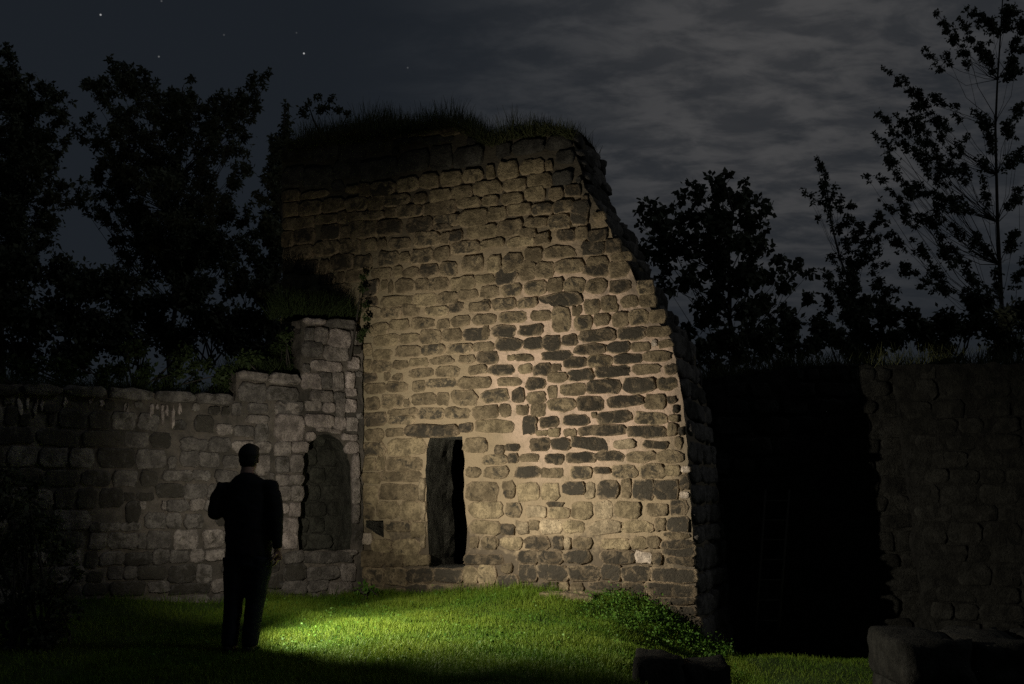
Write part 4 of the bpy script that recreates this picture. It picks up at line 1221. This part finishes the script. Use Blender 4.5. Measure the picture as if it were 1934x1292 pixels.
# turf capping the tower: soil hump with long grass
tt = [(548, 262), (600, 236), (660, 226), (720, 222), (790, 224), (850, 228), (895, 245), (925, 263), (945, 256), (985, 244), (1040, 240), (1082, 248)]
tops = np.array([TW.sz(*p) for p in tt])
ns, nd = 90, 14
S, Dp = np.meshgrid(np.linspace(tops[0, 0], tops[-1, 0], ns), np.linspace(-0.05, 1.5, nd))
Zt = np.interp(S, tops[:, 0], tops[:, 1])
base_z = float(TW.sz(745, 243)[1]) - 0.05
hump = np.sin(np.clip(Dp / 1.5, 0, 1) * np.pi) ** 0.6
Zh = np.minimum(Zt, base_z + 0.02) - 0.05 + (np.maximum(Zt - base_z, 0.05) + 0.12) * hump
Zh += np.array([[fbm(a * 2, b * 2, 1.0) * 0.06 for a, b in zip(r1, r2)] for r1, r2 in zip(S, Dp)])
P = TW.world(S.ravel(), Zh.ravel(), -Dp.ravel())
ix = np.arange(ns * nd).reshape(nd, ns)
qf = np.stack([ix[:-1, :-1], ix[:-1, 1:], ix[1:, 1:], ix[1:, :-1]], -1).reshape(-1, 4)
obj('tower_turf', mesh('tower_turf', P, qf, M_SOIL), kind='structure')
n = 9000
s = rg.uniform(tops[0, 0], tops[-1, 0], n); dd = rg.uniform(-0.1, 1.4, n)
zt = np.minimum(np.interp(s, tops[:, 0], tops[:, 1]), base_z + 0.02) - 0.05 + (np.maximum(np.interp(s, tops[:, 0], tops[:, 1]) - base_z, 0.05) + 0.12) * np.sin(np.clip(dd / 1.5, 0, 1) * np.pi) ** 0.6
tall = 0.6 + 0.5 * np.sin(s * 4.0) * np.sin(s * 9.1 + 1) + 0.35 * (s < 2.2)
Pq = TW.world(s, zt - 0.02, -dd)
h = rg.uniform(0.08, 0.36, n) * tall
v1 = blades(Pq, h, rg.uniform(0.006, 0.014, n), rg, 0.32)
# tussocks drooping over the edge
n2 = 5200
s = rg.uniform(tops[0, 0], tops[-1, 0], n2)
zt = np.minimum(np.interp(s, tops[:, 0], tops[:, 1]), base_z + 0.02)
Pe = TW.world(s, zt - rg.uniform(0.0, 0.14, n2), rg.uniform(-0.05, 0.06, n2))
v2 = blades(Pe, rg.uniform(0.06, 0.22, n2), rg.uniform(0.006, 0.014, n2), rg, 1.4)
v, f, t = join([v1, v2])
obj('tower_top_grass', mesh('tower_top_grass', v, f, M_DRY, False, t), kind='stuff')

# grass on the tall step of the left wall, and along the lower steps
c0, c1 = LW.sz(540, 600)[0], LW.sz(676, 610)[0]
zc = float(LW.sz(620, 606)[1])
n = 5200
s = rg.uniform(c0, c1, n); dd = rg.uniform(0.02, 0.6, n)
P3 = LW.world(s, zc + 0.02 + 0.16 * np.sin(np.clip(dd / 0.6, 0, 1) * 3.1), -dd)
v1 = blades(P3, rg.uniform(0.10, 0.34, n), rg.uniform(0.006, 0.013, n), rg, 0.6)
a0, a1 = -6.2, LW.sz(446, 700)[0]
n = 5000
s = rg.uniform(a0, a1, n); dd = rg.uniform(0.05, 0.6, n)
za = np.interp(s, [LW.sz(-60, 724)[0], LW.sz(250, 739)[0], LW.sz(445, 757)[0]], [LW.sz(-60, 724)[1], LW.sz(250, 739)[1], LW.sz(445, 757)[1]])
v2 = blades(LW.world(s, za, -dd), rg.uniform(0.06, 0.3, n), rg.uniform(0.006, 0.013, n), rg, 0.8)
b0, b1 = LW.sz(449, 700)[0], LW.sz(568, 700)[0]
n = 2200
s = rg.uniform(b0, b1, n); dd = rg.uniform(0.08, 0.6, n)
v3 = blades(LW.world(s, np.full(n, LW.sz(500, 706)[1]), -dd), rg.uniform(0.08, 0.3, n), rg.uniform(0.006, 0.013, n), rg, 0.8)
v, f, t = join([v1, v2, v3])
obj('wall_top_grass', mesh('wall_top_grass', v, f, M_IVY, False, t), kind='stuff')
n = 9000
x = rg.uniform(2.6, 8.6, n); dd = rg.uniform(0.0, 1.6, n)
zr = np.interp(x, [RW.sz(1318, 722)[0], RW.sz(1400, 706)[0], RW.sz(1480, 694)[0], 9.5], [RW.sz(1318, 722)[1], RW.sz(1400, 706)[1], RW.sz(1480, 694)[1], 3.25])
Pr = np.stack([x, RWY + dd, np.maximum(zr * (dd < 0.5), 2.95 * (dd >= 0.5)) - 0.03], 1)
v, f, t = blades(Pr, rg.uniform(0.1, 0.42, n), rg.uniform(0.008, 0.018, n), rg, 0.5)
obj('bank_grass', mesh('bank_grass', v, f, M_DRY, False, t), kind='stuff')


# ------------------------------------------------------------------ person
PD = on_ground(457, 1232)
PK = float(PD[1]) / FPX * 1.008                     # metres per photo pixel at the person


def pp(px, py, y=0.0): return ((px - 462 - 9.0 * (1232 - py) / 375.0) * PK, y, (1232 - py) * PK)


def ring_loft(parts, n=20):
    """closed tubes with elliptical sections: list of (centre, rx, ry)"""
    V, F = [], []
    cs = [np.array(p[0], float) for p in parts]
    for i, (c, rx, ry) in enumerate(parts):
        c = np.array(c, float)
        t = cs[min(i + 1, len(cs) - 1)] - cs[max(i - 1, 0)]; t /= np.linalg.norm(t) + 1e-9
        ref = np.array([1.0, 0, 0]) if abs(t[0]) < 0.8 else np.array([0, 0, 1.0])
        b = np.cross(t, ref); b /= np.linalg.norm(b); a = np.cross(b, t)
        for k in range(n):
            th = 2 * math.pi * k / n
            V.append(c + a * rx * math.cos(th) + b * ry * math.sin(th))
    m = len(parts)
    for i in range(m - 1):
        for k in range(n):
            F.append((i * n + k, i * n + (k + 1) % n, (i + 1) * n + (k + 1) % n, (i + 1) * n + k))
    F.append(tuple(range(n))[::-1]); F.append(tuple(range((m - 1) * n, m * n)))
    return V, F


def ell(c, r, rot=(0, 0, 0)):
    bm = bmesh.new(); bmesh.ops.create_icosphere(bm, subdivisions=3, radius=1.0)
    M = Matrix.Translation(c) @ Matrix(np.array(__import__('mathutils').Euler(rot).to_matrix()).tolist()).to_4x4() @ Matrix.Diagonal((*r, 1))
    bmesh.ops.transform(bm, matrix=M, verts=bm.verts)
    V = [tuple(v.co) for v in bm.verts]; F = [tuple(v.index for v in f.verts) for f in bm.faces]
    bm.free()
    return V, F


def fuse(name, parts, voxel, mat, smooth_it=6, wrinkle=0.0, seed=0.0):
    """union of overlapping closed shapes as one continuous skin"""
    V, F = [], []
    for v, f in parts:
        k = len(V); V += [tuple(map(float, p)) for p in v]; F += [tuple(i + k for i in q) for q in f]
    me = bpy.data.meshes.new('tmp'); me.from_pydata(V, [], F); me.update()
    bm = bmesh.new(); bm.from_mesh(me); bmesh.ops.recalc_face_normals(bm, faces=bm.faces); bm.to_mesh(me); bm.free()
    o = bpy.data.objects.new('tmp', me); COL.objects.link(o)
    r = o.modifiers.new('r', 'REMESH'); r.mode = 'VOXEL'; r.voxel_size = voxel
    s = o.modifiers.new('s', 'SMOOTH'); s.iterations = smooth_it; s.factor = 0.5
    dg = bpy.context.evaluated_depsgraph_get(); dg.update()
    out = bpy.data.meshes.new_from_object(o.evaluated_get(dg))
    bpy.data.objects.remove(o); bpy.data.meshes.remove(me)
    out.name = name
    if wrinkle:
        for v in out.vertices:
            c = v.co
            w_ = noise.noise(Vector((c.x * 7 + seed, c.y * 7, c.z * 13))) + 0.5 * noise.noise(Vector((c.x * 16, c.y * 16 + seed, c.z * 30)))
            v.co = c + v.normal * w_ * wrinkle
    out.materials.clear(); out.materials.append(mat)
    out.polygons.foreach_set('use_smooth', np.ones(len(out.polygons), bool))
    return out


person = thing('person', 'person in dark jacket and trousers standing on the lawn, seen from behind', 'person', tuple(PD))
# --- body: head, neck, trunk, limbs and hands in one skin
neckz = pp(468, 908)[2]
hc = Vector(pp(468, 882, 0.03))
B = []
B.append(ell(hc + Vector((0, 0.005, 0.012)), (0.078, 0.098, 0.105)))
B.append(ell(hc + Vector((0.002, 0.045, -0.055)), (0.058, 0.062, 0.065)))
B.append(ell(hc + Vector((0.002, 0.108, -0.025)), (0.014, 0.022, 0.024)))       # nose, away from the camera
B.append(ell(hc + Vector((0, 0.082, -0.075)), (0.026, 0.018, 0.009)))           # mouth
for sx in (-1, 1):
    B.append(ell(hc + Vector((sx * 0.030, 0.088, 0.0)), (0.014, 0.012, 0.010)))  # eyes
    B.append(ell(hc + Vector((sx * 0.080, 0.0, -0.018)), (0.011, 0.020, 0.033), (0, 0, sx * 0.35)))
B.append(ring_loft([(hc + Vector((0, 0.0, -0.04)), .060, .064), (Vector(pp(467, 905, 0.0)), .058, .060), (Vector(pp(466, 920, -0.01)), .070, .066), (Vector(pp(466, 930, -0.01)), .09, .07)]))
B.append(ring_loft([(pp(466, 922), .10, .07), (pp(466, 938), .15, .085), (pp(467, 960), .185, .105), (pp(468, 1000), .165, .10), (pp(470, 1040), .165, .105), (pp(470, 1065), .17, .11)]))
SL, SR = pp(420, 934), pp(512, 930)
EL, ER = pp(409, 985, -0.03), pp(523, 990, -0.05)
WL, WR = pp(428, 968, 0.26), pp(527, 1050, -0.06)
B.append(ring_loft([(pp(445, 940), .05, .05), (np.array(SL) + np.array([.01, 0, -.03]), .045, .048), ((np.array(SL) + np.array(EL)) / 2, .050, .052), (EL, .044, .044)]))
B.append(ring_loft([(EL, .044, .044), ((np.array(EL) + np.array(WL)) / 2, .042, .040), (WL, .029, .025)]))
B.append(ring_loft([(pp(490, 938), .05, .05), (np.array(SR) + np.array([-.01, 0, -.03]), .045, .048), ((np.array(SR) + np.array(ER)) / 2, .050, .052), (ER, .044, .044), ((np.array(ER) + np.array(WR)) / 2, .042, .040), (WR, .027, .024)]))
HIPZ = pp(0, 1066)[2]
for (kx, ky, ax, ay, fx, hx) in ((444, 1148, 440, 1222, 437, 449), (483, 1148, 476, 1220, 474, 492)):
    B.append(ring_loft([(pp(hx, 1062), .095, .11), (pp((hx + kx) / 2, 1105, 0.0), .080, .088), (pp(kx, ky, 0.015), .055, .060), (pp((kx + ax) / 2, 1180, -0.005), .050, .056), (pp(ax, ay, -0.01), .036, .042)]))
    B.append(ell(Vector(pp(fx, 1228, 0.06)) + Vector((0, 0, 0.012)), (.042, .12, .032)))


def hand(w_, d, palm_n, thumb, curl, k=1.0):
    """palm and five unequal bent fingers; d = wrist to knuckles, palm_n = palm normal"""
    w_, d, palm_n = Vector(w_), Vector(d).normalized(), Vector(palm_n).normalized()
    sd = d.cross(palm_n).normalized() * thumb
    out = [ring_loft([(w_ - d * 0.03, .026, .020), (w_ + d * 0.02 * k, .032, .017), (w_ + d * 0.055 * k, .040, .016), (w_ + d * 0.09 * k, .039, .013)], 12)]
    for i, (off, L) in enumerate(((.028, .070), (.010, .078), (-.009, .073), (-.026, .058))):
        p = w_ + d * 0.082 * k + sd * off
        pts = [(p, .0095, .0095)]
        a = 0.15
        for seg in range(3):
            a += curl[i] * (0.55 if seg == 0 else 0.75)
            dirv = d * math.cos(a) + palm_n * math.sin(a)
            p = p + dirv * L * (0.45, 0.32, 0.25)[seg]
            r = (.0090, .0082, .0068)[seg]
            pts.append((p, r, r))
        out.append(ring_loft(pts, 8))
    p = w_ + d * 0.025 + sd * 0.026
    t1 = p + (d * 0.55 + sd * 0.75 + palm_n * 0.35).normalized() * 0.042
    t2 = t1 + (d * 0.85 + sd * 0.15 + palm_n * 0.6).normalized() * 0.032
    t3 = t2 + (d * 0.8 - sd * 0.15 + palm_n * 0.7).normalized() * 0.024
    out.append(ring_loft([(p, .014, .014), (t1, .0115, .0115), (t2, .0098, .0098), (t3, .0075, .0075)], 8))
    return out


rd = (np.array(WR) - np.array(ER)); rd /= np.linalg.norm(rd)
B += hand(WR, (rd[0] * 0.6, 0.12, -1), (-1, 0.1, 0), -1, (0.45, 0.55, 0.6, 0.65))
ld = Vector(WL) - Vector(EL)
HL = Vector(WL)
LD = Vector((0.75, 0.62, 0.10)).normalized()
B += hand(HL, LD, (0.1, 0.0, 1.0), 1, (1.25, 1.3, 1.3, 1.3))
obj('body', fuse('body', B, 0.0055, M_SKIN, 3), person)
# --- jacket
J = [ring_loft([(pp(466, 911, -0.005), .068, .068), (pp(466, 916, -0.008), .100, .082), (pp(466, 922, -0.01), .135, .098), (pp(467, 930, -.01), .180, .112), (pp(467, 944), .212, .126), (pp(467, 968), .220, .142), (pp(469, 1000), .208, .138),
                (pp(471, 1030), .205, .138), (pp(471, 1062), .208, .140), (pp(471, 1066), .200, .134)], 28)]
J.append(ring_loft([(pp(447, 932), .045, .06), (pp(423, 938), .080, .085), ((np.array(SL) + np.array(EL)) / 2, .076, .078), (pp(410, 984, -0.04), .067, .067)]))
J.append(ell(Vector(pp(428, 945, -0.005)), (.086, .085, .088)))
J.append(ell(Vector(pp(507, 943, -0.005)), (.088, .085, .088)))
J.append(ell(Vector(pp(411, 985, -0.035)), (.064, .068, .058)))
J.append(ring_loft([(pp(411, 984, -0.03), .062, .060), ((np.array(EL) + np.array(WL)) / 2 + np.array([0, 0, .0]), .058, .055), (np.array(WL) - np.array([0.0, 0.02, 0]), .044, .042)]))
J.append(ring_loft([(pp(488, 930), .045, .06), (pp(510, 936), .082, .085), ((np.array(SR) + np.array(ER)) / 2, .076, .078), (ER, .066, .068), ((np.array(ER) + np.array(WR)) / 2, .056, .058), (np.array(WR) + np.array([0, 0, .012]), .044, .046)]))
jk = fuse('jacket', J, 0.010, M_CLOTH, 9, 0.010, 2.0)
obj('jacket', jk, person)
# --- trousers
T = [ring_loft([(pp(471, 1050), .178, .122), (pp(471, 1064), .190, .132), (pp(470, 1080), .185, .130)], 24)]
for (hx, kx, ax, ou) in ((449, 444, 440, -1), (492, 483, 476, 1)):
    T.append(ring_loft([(pp(hx, 1062), .118, .125), (pp(hx + ou * -1, 1085), .113, .118), (pp((hx + kx) / 2, 1112), .098, .104), (pp(kx, 1148, .01), .082, .088), (pp((kx + ax) / 2, 1185, -.002), .077, .084),
                        (pp(ax, 1216, -.006), .074, .082), (pp(ax, 1221, -.006), .066, .074)], 22))
obj('trousers', fuse('trousers', T, 0.010, M_DENIM, 5, 0.007, 5.0), person)
for fx in (438, 474):
    sh = [ell(Vector(pp(fx, 1229, 0.09)) + Vector((0, 0, 0.012)), (.050, .115, .042)), ell(Vector(pp(fx, 1226, -0.02)) + Vector((0, 0, 0.012)), (.044, .065, .055)),
          ring_loft([(Vector(pp(fx, 1232, 0.0)) + Vector((0, -0.07, .012)), .042, .012), (Vector(pp(fx, 1232, 0.0)) + Vector((0, 0.18, .012)), .046, .012)], 16)]
    obj('shoe', fuse('shoe', sh, 0.008, M_SHOE, 3), person)
Hh = [ell(hc + Vector((0, -0.012, 0.030)), (.092, .100, .100)), ell(hc + Vector((0, -0.035, -0.03)), (.080, .068, .075)), ell(hc + Vector((0.002, 0.03, 0.075)), (.080, .075, .048))]
obj('hair', fuse('hair', Hh, 0.008, M_HAIR, 3, 0.006, 1.0), person)

# ------------------------------------------------------------------ hand torch and its beam
palm = HL + LD * 0.055 + Vector((0, 0, 0.022))
tip_w = Vector(PD) + palm
AIM = Vector(TW.world(*TW.sz(1015, 745)))
tdir = (AIM - tip_w).normalized()
torch = thing('hand_torch', 'lit black hand torch held before the chest of the person', 'torch', tuple(tip_w))
V, F = ring_loft([(-tdir * 0.07, .014, .014), (tdir * 0.05, .014, .014), (tdir * 0.062, .022, .022), (tdir * 0.085, .023, .023)], 18)
obj('torch_body', mesh('torch_body', V, F[:-1], M_METAL), torch)
V, F = ring_loft([(tdir * 0.0705, .019, .019), (tdir * 0.0715, .019, .019)], 18)
lens = bpy.data.materials.new('lamp_lens'); lens.use_nodes = True
lens.node_tree.nodes['Principled BSDF'].inputs['Emission Color'].default_value = (1, 0.95, 0.85, 1)
lens.node_tree.nodes['Principled BSDF'].inputs['Emission Strength'].default_value = 4.0
obj('lamp_lens', mesh('lamp_lens', V, F, lens), torch)
for nm, watts, half, blend, aim in (('torch_beam', BEAM_W, BEAM_A, 1.0, AIM), ('torch_spill', SPILL_W, SPILL_A, SPILL_B, Vector(LW.world(*LW.sz(*SPILL_AIM)))),
                                   ('torch_sweep', SWEEP_W, SWEEP_A, SWEEP_B, Vector(on_ground(*SWEEP_AIM)))):
    l = bpy.data.lights.new(nm, 'SPOT')
    l.energy, l.spot_size, l.spot_blend, l.shadow_soft_size = watts, R(half * 2), blend, 0.018
    l.color = (1.0, 0.905, 0.78)
    lo = bpy.data.objects.new(nm, l); COL.objects.link(lo)
    lo.location = tip_w + tdir * 0.09
    lo.rotation_euler = (aim - lo.location).to_track_quat('-Z', 'Y').to_euler()

sc.cycles.use_denoising = False
sc.cycles.sample_clamp_indirect = 0.5
